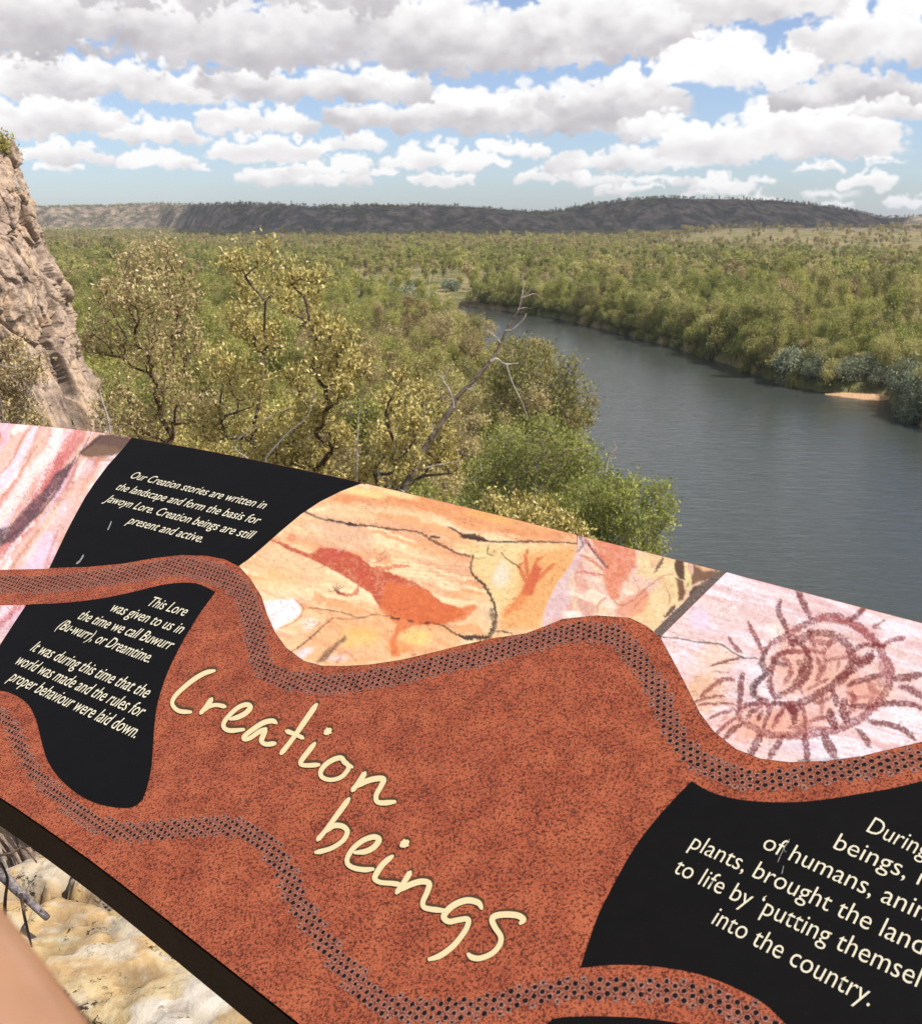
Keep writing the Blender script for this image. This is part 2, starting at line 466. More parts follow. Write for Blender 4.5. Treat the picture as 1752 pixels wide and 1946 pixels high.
def build_water():
    nx = 40
    xs = np.linspace(-200, 400, nx); ys = np.linspace(-120, 450, nx)
    X, Y = np.meshgrid(xs, ys)
    idx = np.arange(nx * nx).reshape(nx, nx)
    q = np.stack([idx[:-1, :-1], idx[:-1, 1:], idx[1:, 1:], idx[1:, :-1]], -1).reshape(-1, 4)
    me = mesh_from('river', np.stack([X, Y, np.full_like(X, WATER_Z)], -1).reshape(-1, 3), q)
    nt = NT('river_water'); p = nt.pos()
    mp = nt.n('ShaderNodeMapping'); mp.inputs['Rotation'].default_value = (0, 0, R(-12)); mp.inputs['Scale'].default_value = (.35, 1.0, 1)
    nt.link(p, mp.inputs['Vector'])
    w = nt.noise(mp.outputs[0], 1.1, 5, .62, .5)
    w2 = nt.noise(mp.outputs[0], .22, 3, .5, .3)
    h = nt.math('MULTIPLY_ADD', w2, .8, w)
    gust = nt.noise(p, .03, 3)
    rg = nt.math('MULTIPLY_ADD', gust, .12, .08)
    nt.bsdf((.048, .055, .050), rg, .5, nt.bump(h, .55, .22), IOR=1.33)
    link('river', me, nt.m, kind='structure', label='wide dark grey green river curving away between wooded banks')

build_terrain()
build_water()

# ================================================================== PLANTS
def leaf_material(name, lo, mid, hi, transl=.25, rnd=.35, rough=.55):
    nt = NT(name)
    a = attr(nt, 'tint'); oi = nt.n('ShaderNodeObjectInfo')
    f = nt.math('ADD', nt.math('MULTIPLY', a.outputs['Fac'], 1 - rnd), nt.math('MULTIPLY', oi.outputs['Random'], rnd))
    c = nt.ramp(f, [(.12, lo), (.5, mid), (.88, hi)])
    d = nt.n('ShaderNodeBsdfPrincipled'); nt.link(c, d.inputs['Base Color']); d.inputs['Roughness'].default_value = rough
    d.inputs['Specular IOR Level'].default_value = .35
    t = nt.n('ShaderNodeBsdfTranslucent'); nt.link(c, t.inputs['Color'])
    m = nt.n('ShaderNodeMixShader'); m.inputs[0].default_value = transl
    nt.link(d.outputs[0], m.inputs[1]); nt.link(t.outputs[0], m.inputs[2]); nt.link(m.outputs[0], nt.out.inputs['Surface'])
    return nt.m

def bark_material(name, a, b, scale=20):
    nt = NT(name); p = nt.coord()
    n = nt.noise(p, scale, 5, .65)
    nt.bsdf(nt.ramp(n, [(.35, a), (.62, b)]), .85, .2, nt.bump(n, .5, .02))
    return nt.m

LEAF = {
    'yellow': leaf_material('yellow_leaf', (.19, .145, .035), (.54, .44, .14), (.82, .70, .31), .3, .06, .4),
    'tawny': leaf_material('tawny_leaf', (.18, .125, .06), (.50, .385, .18), (.80, .66, .36), .3, .06, .4),
    'green': leaf_material('fresh_green_leaf', (.14, .15, .032), (.41, .40, .095), (.66, .62, .21), .38, .25),
    'lime': leaf_material('bright_green_leaf', (.09, .11, .022), (.31, .335, .075), (.56, .56, .17), .4, .1),
    'olive': leaf_material('olive_leaf', (.13, .125, .036), (.41, .37, .115), (.64, .58, .24), .36, .4),
    'brown': leaf_material('dry_brown_leaf', (.13, .10, .036), (.41, .32, .135), (.64, .53, .26), .32, .4),
    'grey': leaf_material('grey_green_leaf', (.09, .11, .06), (.26, .29, .17), (.42, .45, .29), .25),
    'dark': leaf_material('dark_green_leaf', (.08, .09, .02), (.28, .29, .065), (.48, .47, .14), .32, .4),
}
BARK = bark_material('grey_brown_bark', (.06, .045, .033), (.20, .155, .12))
PALE = bark_material('pale_dead_wood', (.20, .165, .135), (.48, .42, .36))
REDBARK = bark_material('dark_reddish_bark', (.045, .028, .02), (.15, .095, .07))

def grow(base, targets, bias=.35, rng=RNG):
    """connect twig points to a trunk base; returns points, parents"""
    base = np.asarray(base, float); T = np.asarray(targets, float)
    T = T[np.argsort(np.linalg.norm(T - base, axis=1))]
    P = [base]; par = [-1]; cost = [0.0]
    PA = np.zeros((len(T) * 2 + 2, 3)); CA = np.zeros(len(T) * 2 + 2); PA[0] = base; n = 1
    for t in T:
        d = np.linalg.norm(PA[:n] - t, axis=1)
        j = int(np.argmin(d + bias * CA[:n]))
        L = d[j]
        mid = (PA[j] + t) / 2 + rng.normal(0, .07, 3) * L
        mid[2] += .05 * L
        PA[n] = mid; CA[n] = CA[j] + L / 2; par.append(j)
        PA[n + 1] = t; CA[n + 1] = CA[j] + L; par.append(n); n += 2
    return PA[:n].copy(), np.array(par)

def tubes(P, par, tip, expo=.45, sides=5, rmax=None):
    n = len(P); w = np.zeros(n)
    haschild = np.zeros(n, bool)
    for i in range(n - 1, 0, -1):
        if not haschild[i]: w[i] = 1
        w[par[i]] += w[i]; haschild[par[i]] = True
    rad = tip * np.maximum(w, 1) ** expo
    if rmax: rad = np.minimum(rad, rmax)
    i = np.arange(1, n); j = par[1:]
    A = P[j]; B = P[i]; d = B - A; L = np.linalg.norm(d, axis=1, keepdims=True) + 1e-9; d = d / L
    ref = np.where(np.abs(d[:, 2:3]) < .9, [[0, 0, 1.]], [[1., 0, 0]])
    u = np.cross(d, ref); u /= np.linalg.norm(u, axis=1, keepdims=True); v = np.cross(d, u)
    ang = np.arange(sides) / sides * 2 * math.pi
    ring = np.cos(ang)[None, :, None] * u[:, None] + np.sin(ang)[None, :, None] * v[:, None]
    ra = np.minimum(rad[j], rad[i] * 1.6)[:, None, None]; rb = rad[i][:, None, None]
    V = np.concatenate([A[:, None] + ring * ra, B[:, None] + ring * rb], 1).reshape(-1, 3)
    m = len(i); o = (np.arange(m) * 2 * sides)[:, None]
    k = np.arange(sides); k2 = (k + 1) % sides
    Fq = np.stack([o + k, o + k2, o + k2 + sides, o + k + sides], -1).reshape(-1, 4)
    return V, Fq

def polytube(paths, sides=6):
    """paths: list of (points(n,3), radii(n)); one joined mesh of bent tapering tubes"""
    VV, FF = [], []; off = 0
    for pts, rad in paths:
        pts = np.asarray(pts, float); n = len(pts)
        t = np.gradient(pts, axis=0); t /= np.linalg.norm(t, axis=1, keepdims=True) + 1e-9
        ref = np.array([.3, .2, 1.0]) if abs(t[:, 2]).mean() < .8 else np.array([1., .1, 0])
        u = np.cross(t, ref); u /= np.linalg.norm(u, axis=1, keepdims=True) + 1e-9; v = np.cross(t, u)
        a = np.arange(sides) / sides * 2 * math.pi
        V = pts[:, None] + (np.cos(a)[None, :, None] * u[:, None] + np.sin(a)[None, :, None] * v[:, None]) * np.asarray(rad)[:, None, None]
        VV.append(V.reshape(-1, 3))
        for i in range(n - 1):
            for k in range(sides):
                k2 = (k + 1) % sides
                FF.append((off + i * sides + k, off + i * sides + k2, off + (i + 1) * sides + k2, off + (i + 1) * sides + k))
        FF.append(tuple(off + k for k in range(sides))[::-1]); FF.append(tuple(off + (n - 1) * sides + k for k in range(sides)))
        off += n * sides
    return np.concatenate(VV), FF

def smooth_path(P, n):
    P = np.asarray(P, float); t = np.arange(len(P)); tt = np.linspace(0, len(P) - 1, n)
    i = np.clip(np.floor(tt).astype(int), 0, len(P) - 2); f = (tt - i)[:, None]
    a = P[np.clip(i - 1, 0, None)]; b = P[i]; c = P[i + 1]; d = P[np.clip(i + 2, None, len(P) - 1)]
    return .5 * ((2 * b) + (-a + c) * f + (2 * a - 5 * b + 4 * c - d) * f ** 2 + (-a + 3 * b - 3 * c + d) * f ** 3)

def leaves(C, length, width, rng, up=.25, outward=None):
    """rhombic leaves at points C"""
    n = len(C)
    d = rng.normal(0, 1, (n, 3)); d[:, 2] += up
    if outward is not None: d += outward
    d /= np.linalg.norm(d, axis=1, keepdims=True)
    s = np.cross(d, rng.normal(0, 1, (n, 3))); s /= np.linalg.norm(s, axis=1, keepdims=True)
    nn = np.cross(d, s)
    L = (length * rng.uniform(.6, 1.25, n))[:, None]; Wd = (width * rng.uniform(.7, 1.2, n))[:, None]
    V = np.stack([C, C + d * L * .5 + s * Wd * .5 + nn * Wd * .12, C + d * L, C + d * L * .5 - s * Wd * .5 + nn * Wd * .12], 1).reshape(-1, 3)
    Fq = np.arange(4 * n).reshape(n, 4)
    return V, Fq

def in_blobs(blobs, n, rng, shell=.5):
    B = np.asarray(blobs, float); w = B[:, 3] ** 2; w /= w.sum()
    k = rng.choice(len(B), n, p=w)
    d = rng.normal(0, 1, (n, 3)); d /= np.linalg.norm(d, axis=1, keepdims=True)
    r = rng.uniform(0, 1, n) ** (1 / 3 * (1 - shell) + shell * .18)
    sq = B[k, 4:5] if B.shape[1] > 4 else 1.0
    q = d * (r * B[k, 3])[:, None]; q[:, 2:3] *= sq
    return B[k, :3] + q

def crown_mesh(name, twigs, per, spread, length, width, rng, mat, up=.25, clumpy=True):
    C = np.repeat(twigs, per, 0) + rng.normal(0, 1, (len(twigs) * per, 3)) * spread * rng.uniform(.3, 1.0, (len(twigs) * per, 1))
    V, Fq = leaves(C, length, width, rng, up)
    me = mesh_from(name, V, Fq)
    tint = np.clip(rng.normal(.5, .16, len(C)) + np.repeat(rng.normal(0, .13, len(twigs)), per), 0, 1)
    face_attr(me, 'tint', tint); me.materials.append(mat)
    return me

# ---- tree of individual leaves, close to the lookout ---------------------
def near_tree(name, label, cat, base, blobs_px, dist, twigs_n, per, leafL, leafW, leaf, bark, tip=.0026, group=None, seed=0, depth=1.0, spread=.09, up=.7, sq=1.0, rmax=.09, rim=.6):
    rng = np.random.default_rng(seed)
    B = []
    for q in blobs_px:
        x, y, r = q[:3]; dd = dist + (q[3] if len(q) > 3 else rng.uniform(-.5, .5) * depth)
        c = at(x, y, dd); B.append((c[0], c[1], c[2], r / F * dd / CP * (.86 if dist < 20 else .96), sq))
    base = np.array(base, float)
    root = empty(name, tuple(base), label, cat, group)
    T = in_blobs(B, twigs_n, rng, rim)
    P, par = grow(base, T, .3, rng)
    V, Fq = tubes(P - base, par, tip, .46, 5, rmax)
    link('trunk', mesh_from('trunk', V, Fq, True), bark, root)
    me = crown_mesh('crown', T - base, per, spread, leafL, leafW, rng, leaf, up)
    link('crown', me, None, root, kind='stuff')
    return root

# ---- forest tree prototypes ---------------------------------------------
def proto(kind, seed, quads, qs, nt_=90, lod=0):
    """unit: metres, about 10 m tall. returns trunk (V,F), crown twigs"""
    rng = np.random.default_rng(seed)
    B = []
    if kind == 'round':
        H = rng.uniform(8, 10.5); nb = 9
        for i in range(nb):
            a = rng.uniform(0, 6.28); r = rng.uniform(.3, 2.5); z = rng.uniform(.42, .86) * H
            B.append((r * math.cos(a), r * math.sin(a), z, rng.uniform(1.1, 2.0), .8))
    elif kind == 'tall':
        H = rng.uniform(10, 13); nb = 9
        for i in range(nb):
            z = rng.uniform(.35, .92) * H; a = rng.uniform(0, 6.28); r = rng.uniform(0, 1.7) * (1.15 - z / H)
            B.append((r * math.cos(a), r * math.sin(a), z, rng.uniform(.9, 1.6), 1.1))
    elif kind == 'open':
        H = rng.uniform(8, 11); nb = 8
        for i in range(nb):
            a = rng.uniform(0, 6.28); r = rng.uniform(1.0, 3.2); z = rng.uniform(.5, .95) * H
            B.append((r * math.cos(a), r * math.sin(a), z, rng.uniform(.7, 1.3), .75))
    else:   # shrub
        H = 4.5; nb = 8
        for i in range(nb):
            a = rng.uniform(0, 6.28); r = rng.uniform(.3, 2.4); z = rng.uniform(.15, .7) * H
            B.append((r * math.cos(a), r * math.sin(a), z, rng.uniform(.8, 1.5), .8))
    T = in_blobs(B, nt_, rng, .7)
    P, par = grow((0, 0, -1.0), T, .3, rng)
    V, Fq = tubes(P, par, .02 if not lod else .035, .5, 4 if not lod else 3, .26)
    per = max(1, quads // nt_)
    C = np.repeat(T, per, 0) + rng.normal(0, 1, (nt_ * per, 3)) * .42
    CV, CF = leaves(C, qs, qs * .6, rng, .1)
    tint = np.clip(rng.normal(.5, .15, len(C)) + np.repeat(rng.normal(0, .16, nt_), per), 0, 1)
    return (V, Fq), (CV, CF, tint)

KINDS = ['round', 'tall', 'open', 'shrub', 'round', 'tall', 'open', 'round']
TONES = ['green', 'olive', 'brown', 'grey', 'dark']
PROTO = {}
for i, kd in enumerate(KINDS):
    (V, Fq), (CV, CF, tint) = proto(kd, 100 + i, 2600 if kd != 'shrub' else 1700, .34)
    tm = mesh_from('forest_trunk', V, Fq, True); tm.materials.append(BARK if i % 3 else PALE)
    for tn in TONES:
        cm = mesh_from('forest_crown', CV, CF); face_attr(cm, 'tint', tint); cm.materials.append(LEAF[tn])
        PROTO[(i, tn)] = (tm, cm)

# ================================================================== FOREST
def joined_variant(name, i, tn, lod):
    if lod:
        (V, Fq), (CV, CF, tint) = proto(KINDS[i], 200 + i, 420, .95, 60, 1)
    else:
        tm, cm = PROTO[(i, tn)]
        V = np.empty(len(tm.vertices) * 3, np.float32); tm.vertices.foreach_get('co', V); V = V.reshape(-1, 3)
        Fq = np.empty(len(tm.loops), np.int32); tm.loops.foreach_get('vertex_index', Fq); Fq = Fq.reshape(-1, 4)
        CV = np.empty(len(cm.vertices) * 3, np.float32); cm.vertices.foreach_get('co', CV); CV = CV.reshape(-1, 3)
        CF = np.arange(len(CV)).reshape(-1, 4)
        tint = np.empty(len(CF), np.float32); cm.attributes['tint'].data.foreach_get('value', tint)
    me = mesh_from(name, np.concatenate([CV, V]), np.concatenate([CF, Fq + len(CV)]))
    face_attr(me, 'tint', np.concatenate([tint, np.full(len(Fq), .5)]))
    me.materials.append(LEAF[tn]); me.materials.append(BARK)
    me.polygons.foreach_set('material_index', np.concatenate([np.zeros(len(CF), np.int32), np.ones(len(Fq), np.int32)]))
    return bpy.data.objects.new(name, me)

VARCOL = bpy.data.collections.new('tree_variants')
NV = 0
VAR = {}
for lod in (0, 1):
    for i in range(len(KINDS)):
        for tn in TONES:
            VARCOL.objects.link(joined_variant('forest_variant_%03d' % NV, i, tn, lod))
            VAR[(lod, i, tn)] = NV; NV += 1

def scatter_object(name, pts, idx, scl, rot, **kw):
    me = bpy.data.meshes.new(name); me.vertices.add(len(pts)); me.vertices.foreach_set('co', np.asarray(pts, np.float32).ravel())
    a = me.attributes.new('idx', 'INT', 'POINT'); a.data.foreach_set('value', np.asarray(idx, np.int32))
    a = me.attributes.new('scl', 'FLOAT', 'POINT'); a.data.foreach_set('value', np.asarray(scl, np.float32))
    a = me.attributes.new('rot', 'FLOAT', 'POINT'); a.data.foreach_set('value', np.asarray(rot, np.float32))
    o = link(name, me, None, **kw)
    g = bpy.data.node_groups.new(name + '_nodes', 'GeometryNodeTree')
    g.interface.new_socket('Geometry', in_out='INPUT', socket_type='NodeSocketGeometry')
    g.interface.new_socket('Geometry', in_out='OUTPUT', socket_type='NodeSocketGeometry')
    N = g.nodes.new; L = g.links.new
    gi = N('NodeGroupInput'); go = N('NodeGroupOutput')
    ci = N('GeometryNodeCollectionInfo'); ci.inputs['Collection'].default_value = VARCOL
    ci.inputs['Separate Children'].default_value = True; ci.inputs['Reset Children'].default_value = True
    ip = N('GeometryNodeInstanceOnPoints')
    def at_(nm, tp):
        n = N('GeometryNodeInputNamedAttribute'); n.data_type = tp; n.inputs['Name'].default_value = nm
        return [s for s in n.outputs if s.enabled and s.name == 'Attribute'][0]
    L(gi.outputs[0], ip.inputs['Points']); L(ci.outputs[0], ip.inputs['Instance'])
    ip.inputs['Pick Instance'].default_value = True
    L(at_('idx', 'INT'), ip.inputs['Instance Index'])
    cb = N('ShaderNodeCombineXYZ'); L(at_('rot', 'FLOAT'), cb.inputs['Z'])
    try:
        er = N('FunctionNodeEulerToRotation'); L(cb.outputs[0], er.inputs[0]); L(er.outputs[0], ip.inputs['Rotation'])
    except Exception:
        L(cb.outputs[0], ip.inputs['Rotation'])
    L(at_('scl', 'FLOAT'), ip.inputs['Scale'])
    L(ip.outputs[0], go.inputs[0])
    md = o.modifiers.new('scatter', 'NODES'); md.node_group = g
    return o

TOPX = [-400, 0, 97, 194, 250, 400, 540, 685, 900, 1095, 1375, 1752]
TOPY = [790, 803, 810, 822, 831, 858, 886, 915, 967, 1015, 1086, 1183]

def forest():
    rng = np.random.default_rng(5)
    def sample(r0, r1, dens, pad=.04):
        n = int(.5 * (r1 * r1 - r0 * r0) * .98 * dens)
        r = np.sqrt(rng.uniform(r0 * r0, r1 * r1, n)); a = rng.uniform(-.49 - pad, .49 + pad, n)
        return np.stack([r * np.sin(a), r * np.cos(a)], -1)
    def thin(P, dmin):
        keep = []; grid = {}
        for k, (x, y) in enumerate(P):
            g = (int(x // dmin), int(y // dmin)); ok = True
            for i in (-1, 0, 1):
                for j in (-1, 0, 1):
                    for q in grid.get((g[0] + i, g[1] + j), ()):
                        if (q[0] - x) ** 2 + (q[1] - y) ** 2 < dmin * dmin: ok = False
            if ok: grid.setdefault(g, []).append((x, y)); keep.append(k)
        return P[keep]
    shore = []
    RS = np.array(right_shore[:11])
    for i in range(len(RS) - 1):
        n = int(np.linalg.norm(RS[i + 1] - RS[i]) / 1.0)
        nrm_ = np.array([RS[i + 1][1] - RS[i][1], -(RS[i + 1][0] - RS[i][0])]); nrm_ /= np.linalg.norm(nrm_); nrm_ *= -1 if nrm_[0] < 0 else 1
        for k in range(n): shore.append(RS[i] + (RS[i + 1] - RS[i]) * k / n + nrm_ * rng.uniform(-.2, 3.2) + rng.normal(0, .4, 2))
    shore = np.array(shore)
    A = np.concatenate([shore, thin(sample(42, 430, .14), 3.2)])
    B = thin(sample(430, 950, .045), 3.9)
    C = sample(950, 2900, .011)
    P = np.concatenate([A, B, C])
    sd = river_sd(P[:, 0], P[:, 1]); z = ground_z(P[:, 0], P[:, 1]); r = np.hypot(P[:, 0], P[:, 1])
    px, py, dep = topix(np.stack([P[:, 0], P[:, 1], z], -1))
    right = (P[:, 0] > np.interp(P[:, 1], [0, 110, 200, 280, 384], [60, 50, 48, 28, 2])) & (r < 420)
    open_ = fbm(P / 34, 3, 91)                                     # clearings, more of them to the right
    keep = sd > np.where(right, -.5, 1.0)
    keep &= ~(right & (sd > 18) & (open_ > .565) & (rng.uniform(0, 1, len(P)) < .85))
    keep &= ~((r > 420) & (fbm(P / 90, 3, 92) > .55 - .08 * sstep(1100, 1700, px)) & (rng.uniform(0, 1, len(P)) < .75))
    keep &= ~((px > 1590) & (px < 1700) & (px > 1590) & (sd < 1.6) & (P[:, 1] < 215) & (P[:, 1] > 186))        # sand spit
    keep &= ~((px > 1150) & (py < 478) & (r > 700) & (rng.uniform(0, 1, len(P)) < .62 * sstep(1150, 1350, px)))
    keep &= ~((r > 1500) & (rng.uniform(0, 1, len(P)) < .35))
    keep &= ~((r < 60) & (px < 160))
    P, z, r, px, py, sd, right, dep = [q[keep] for q in (P, z, r, px, py, sd, right, dep)]
    n = len(P)
    tn = fbm(P / 45, 3, 55); u = rng.uniform(0, 1, n)
    tone = np.where(tn + (u - .5) * .3 > .56, 'olive', np.where(tn + (u - .5) * .3 > .46, 'green', 'dark')).astype(object)
    tone[(u < .14)] = 'brown'
    bank = (~right) & (r < 300) & (px > 560)
    tone[bank] = np.where(u[bank] < .52, 'brown', np.where(u[bank] < .85, 'olive', 'green'))
    low = bank & (r < 95) & (px > 780); tone[low] = np.where(u[low] < .7, 'green', 'olive')
    lf = (~right) & (px < 560) & (r < 420); tone[lf] = np.where(u[lf] < .55, 'green', np.where(u[lf] < .8, 'olive', 'dark'))
    gp = (r > 270) & (r < 480) & (px > 600) & (px < 900); tone[gp] = np.where(u[gp] < .55, 'grey', 'green')
    gp = right & (sd < 14) & (px > 1480); tone[gp] = np.where(u[gp] < .7, 'grey', 'olive')
    sh = right & (sd < 6) & (px <= 1480); tone[sh] = np.where(u[sh] < .6, 'dark', 'olive')
    far = (r > 900); tone[far] = np.where(u[far] < .45, 'olive', np.where(u[far] < .8, 'brown', 'green')); fr_ = far & (px > 1250); tone[fr_] = np.where(u[fr_] < .4, 'olive', 'brown')
    kind = rng.integers(0, len(KINDS), n)
    shr = np.where(np.array(KINDS)[kind] == 'shrub')[0]; kind[shr] = np.where(rng.uniform(0, 1, len(shr)) < .5, 3, 0)
    edge = (sd < 3) & right & (rng.uniform(0, 1, n) < .85); kind[edge] = 3
    gp2 = (tone == 'grey'); kind[gp2] = 3
    scl = rng.uniform(.48, 1.0, n) ** .9 * (1 + .35 * (rng.uniform(0, 1, n) > .86)); scl[right] *= 1.12; scl[bank] *= 1.05
    scl = np.where(r > 600, scl * .85, scl); scl = np.where(r > 1450, scl * .72, scl)
    scl[gp2] *= 1.15
    # crowns must not hide the river where the photograph shows it
    H = np.array([9.5, 11.5, 9.5, 4.0, 9.5, 11.5, 9.5, 9.5])[kind] * scl
    rot = rng.uniform(0, 6.28, n)
    tx, ty, _ = topix(np.stack([P[:, 0], P[:, 1], z + H], -1))
    # visible shoreline of the near bank in the photograph (top edge of crowns)
    lim = np.interp(tx, [300, 840, 900, 960, 1040, 1110, 1135, 1140, 1200, 1280], [440, 560, 592, 640, 660, 705, 780, 880, 900, 960])
    hw = 2.6 * scl * F / np.maximum(dep, 1)
    bad = (~right) & (r < 420) & (ty < lim - 8) & (tx > 780)
    over = (~right) & (r < 420) & (tx + hw > np.where(ty > 860, 1290, 1140))
    ok = ~bad & ~over
    ok &= (tx > -120) & (tx < 1870)
    vis = ty < np.interp(tx, TOPX, TOPY) + 4
    ok &= vis
    # a step to the side still finds trees: keep a margin only beyond the frame edges
    P, z, r, tone, kind, scl, rot, H, right, sd, tx, ty, dep = [q[ok] for q in (P, z, r, tone, kind, scl, rot, H, right, sd, tx, ty, dep)]
    infr = (tx > -20) & (tx < 1772)
    size = np.where(infr, H / dep, 0) * np.where((tx < 660) & (ty > 500), .3, 1.0)
    order = np.argsort(-size)
    ind = order[:285]; rest = order[285:]
    lab = {
        ('green', 0): 'fresh green tree in the woodland on the near bank', ('olive', 0): 'olive green tree in the woodland on the near bank',
        ('brown', 0): 'brownish dry leaved tree in the woodland on the near bank', ('grey', 0): 'grey green bush in the woodland on the near bank', ('dark', 0): 'dark green tree in the woodland on the near bank',
        ('green', 1): 'fresh green tree in the woodland across the river', ('olive', 1): 'olive green tree in the woodland across the river',
        ('brown', 1): 'brownish dry leaved tree in the woodland across the river', ('grey', 1): 'grey green bush by the water across the river', ('dark', 1): 'dark green tree in the woodland across the river'}
    for k in ind:
        b = int(right[k]); t = tone[k]
        o = empty('woodland_tree', (P[k, 0], P[k, 1], z[k]), {'round': 'round crowned ', 'tall': 'tall narrow ', 'open': 'open spreading ', 'shrub': 'low bushy '}[KINDS[kind[k]]] + lab[(t, b)], 'tree', ('%s trees on the %s bank' % (t, 'far' if b else 'near')), rot[k])
        o.scale = (scl[k],) * 3
        tm, cm = PROTO[(int(kind[k]), t)]
        link('trunk', tm, None, o); link('crown', cm, None, o, kind='stuff')
    idx = [VAR[(int(r[k] > 420), int(kind[k]), tone[k])] for k in rest]
    print('forest', len(ind), len(rest))
    scatter_object('distant_woodland', np.stack([P[rest, 0], P[rest, 1], z[rest]], -1), idx, scl[rest], rot[rest],
                   kind='stuff', label='open savanna woodland covering the plain out to the ridge', cat='woodland')
forest()

# ================================================================== INTERPRETIVE PANEL
H1, DH = 0.45, 0.30
TOPP = [(0, 803), (97, 810.5), (194, 821), (250, 831), (400, 857), (540, 885), (685, 916), (900, 967), (1095, 1016), (1375, 1086), (1752, 1184)]
tp = np.array([onz(x, y, -H1)[:2] for x, y in TOPP])
d0 = tp[0] - tp[1]; d0 /= np.linalg.norm(d0); d1 = tp[-1] - tp[-2]; d1 /= np.linalg.norm(d1)
tp = np.vstack([tp[0] + d0 * .45, tp[0] + d0 * .2, tp, tp[-1] + d1 * .3, tp[-1] + d1 * .55])
# resample by arc length and smooth
seg = np.r_[0, np.cumsum(np.linalg.norm(np.diff(tp, axis=0), axis=1))]
NS, NTT = 241, 41
ss = np.linspace(0, seg[-1], NS)
top = np.stack([np.interp(ss, seg, tp[:, k]) for k in (0, 1)], -1)
for _ in range(60):
    top[1:-1] = .25 * top[:-2] + .5 * top[1:-1] + .25 * top[2:]
tang = np.gradient(top, axis=0); tang /= np.linalg.norm(tang, axis=1, keepdims=True)
nor = np.stack([-tang[:, 1], tang[:, 0]], -1)
nor *= np.sign((nor * (-top)).sum(1))[:, None]                       # towards the viewer
hd = np.interp(top[:, 0], [-1.5, -1.0, -.7, .0, .6], [.72, .715, .70, .68, .67])
bot = top + nor * hd[:, None]
def surf(s, t, off=0.0):
    """s index (float 0..NS-1), t 0 top .. 1 bottom"""
    s = np.asarray(s, float); t = np.asarray(t, float)
    i = np.arange(NS)
    T = np.stack([np.interp(s, i, top[:, k]) for k in (0, 1)], -1); Bm = np.stack([np.interp(s, i, bot[:, k]) for k in (0, 1)], -1)
    xy = T * (1 - t[..., None]) + Bm * t[..., None]
    z = -H1 - DH * t
    return np.concatenate([xy, z[..., None]], -1)
gs, gt = np.meshgrid(np.arange(NS), np.linspace(0, 1, NTT), indexing='ij')
GV = surf(gs, gt).reshape(-1, 3)
gi = np.arange(NS * NTT).reshape(NS, NTT)
GQ = np.stack([gi[:-1, :-1], gi[:-1, 1:], gi[1:, 1:], gi[1:, :-1]], -1).reshape(-1, 4)
BV = BVHTree.FromPolygons([tuple(v) for v in GV], [tuple(int(a) for a in q) for q in GQ])
# fast pixel -> surface: table of projected grid, solved by ray casts
def on_panel(px, py, off=0.0):
    px = np.atleast_1d(px).astype(float); py = np.atleast_1d(py).astype(float)
    D = ray(px, py); out = np.zeros((len(px), 3)); ok = np.ones(len(px), bool)
    for k in range(len(px)):
        h, n, i, d = BV.ray_cast(Vector((0, 0, 0)), Vector(D[k]))
        if h is None: ok[k] = False; out[k] = D[k]; continue
        if n.z < 0: n = -n
        out[k] = h + n * off
    return out, ok

PANEL = empty('interpretive_sign', (0, 1.4, -2.3), 'long curved interpretive sign of red speckled stone print and rock art at the lookout', 'sign')
def plink(name, me, mat, parent=None, **kw):
    o = bpy.data.objects.new(name, me); COL.objects.link(o)
    if mat is not None: me.materials.append(mat)
    o.parent = parent or PANEL
    if o.parent is PANEL: o.matrix_parent_inverse = OFFM
    return tag(o, **kw)
from mathutils import Matrix
OFFM = Matrix.Translation(-Vector((0, 1.4, -2.3)))

# -- materials of the print
def mat_granite():
    nt = NT('red_speckled_stone_print'); p = nt.pos()
    a = nt.noise(p, 340, 3, .75); b = nt.noise(p, 620, 1, .5); c = nt.noise(p, 30, 3, .5); d = nt.noise(p, 240, 2, .5)
    base = nt.ramp(c, [(.3, srgb(172, 88, 66)), (.5, srgb(190, 102, 76)), (.7, srgb(202, 114, 84))])
    dark = nt.ramp(nt.math('MULTIPLY_ADD', c, -.07, nt.math('ADD', a, .035)), [(.50, (0, 0, 0)), (.55, (1, 1, 1))])
    col = nt.mix(nt.math('MULTIPLY', dark, .92), base, srgb(84, 42, 34))
    lite = nt.ramp(b, [(.56, (0, 0, 0)), (.66, (1, 1, 1))])
    col = nt.mix(nt.math('MULTIPLY', lite, .6), col, srgb(222, 132, 98))
    fl = nt.ramp(d, [(.70, (0, 0, 0)), (.76, (1, 1, 1))])
    col = nt.mix(nt.math('MULTIPLY', fl, .6), col, srgb(218, 126, 72))
    nt.bsdf(nt.mix(1.0, col, (.60, .55, .46), 'MULTIPLY'), .5, .16, nt.bump(a, .10, .0006))
    return nt.m
def mat_flat(name, c, rough=.45, spec=.35, mott=.06, sc=60, scuff=0):
    nt = NT(name); p = nt.pos(); n = nt.noise(p, sc, 4)
    c2 = tuple(min(1, v * (1 + mott * 3) + mott * .02) for v in c)
    col = nt.mix(nt.ramp(n, [(.4, (0, 0, 0)), (.65, (1, 1, 1))]), c, c2)
    if scuff:
        s = nt.ramp(nt.noise(p, 700, 2, .5), [(.735, (0, 0, 0)), (.76, (1, 1, 1))])
        col = nt.mix(nt.math('MULTIPLY', s, scuff), col, (.25, .25, .25))
    r = nt.math('MULTIPLY_ADD', nt.noise(p, 14, 3), .2, rough - .1)
    nt.bsdf(col, r, spec)
    return nt.m
M_GRAN = mat_granite()
M_BLACK = mat_flat('black_print', (.0042, .0037, .0038), .6, .08, .02, 40, .12)
M_CREAM = mat_flat('cream_lettering', srgb(200, 184, 142), .5, .3, .0)
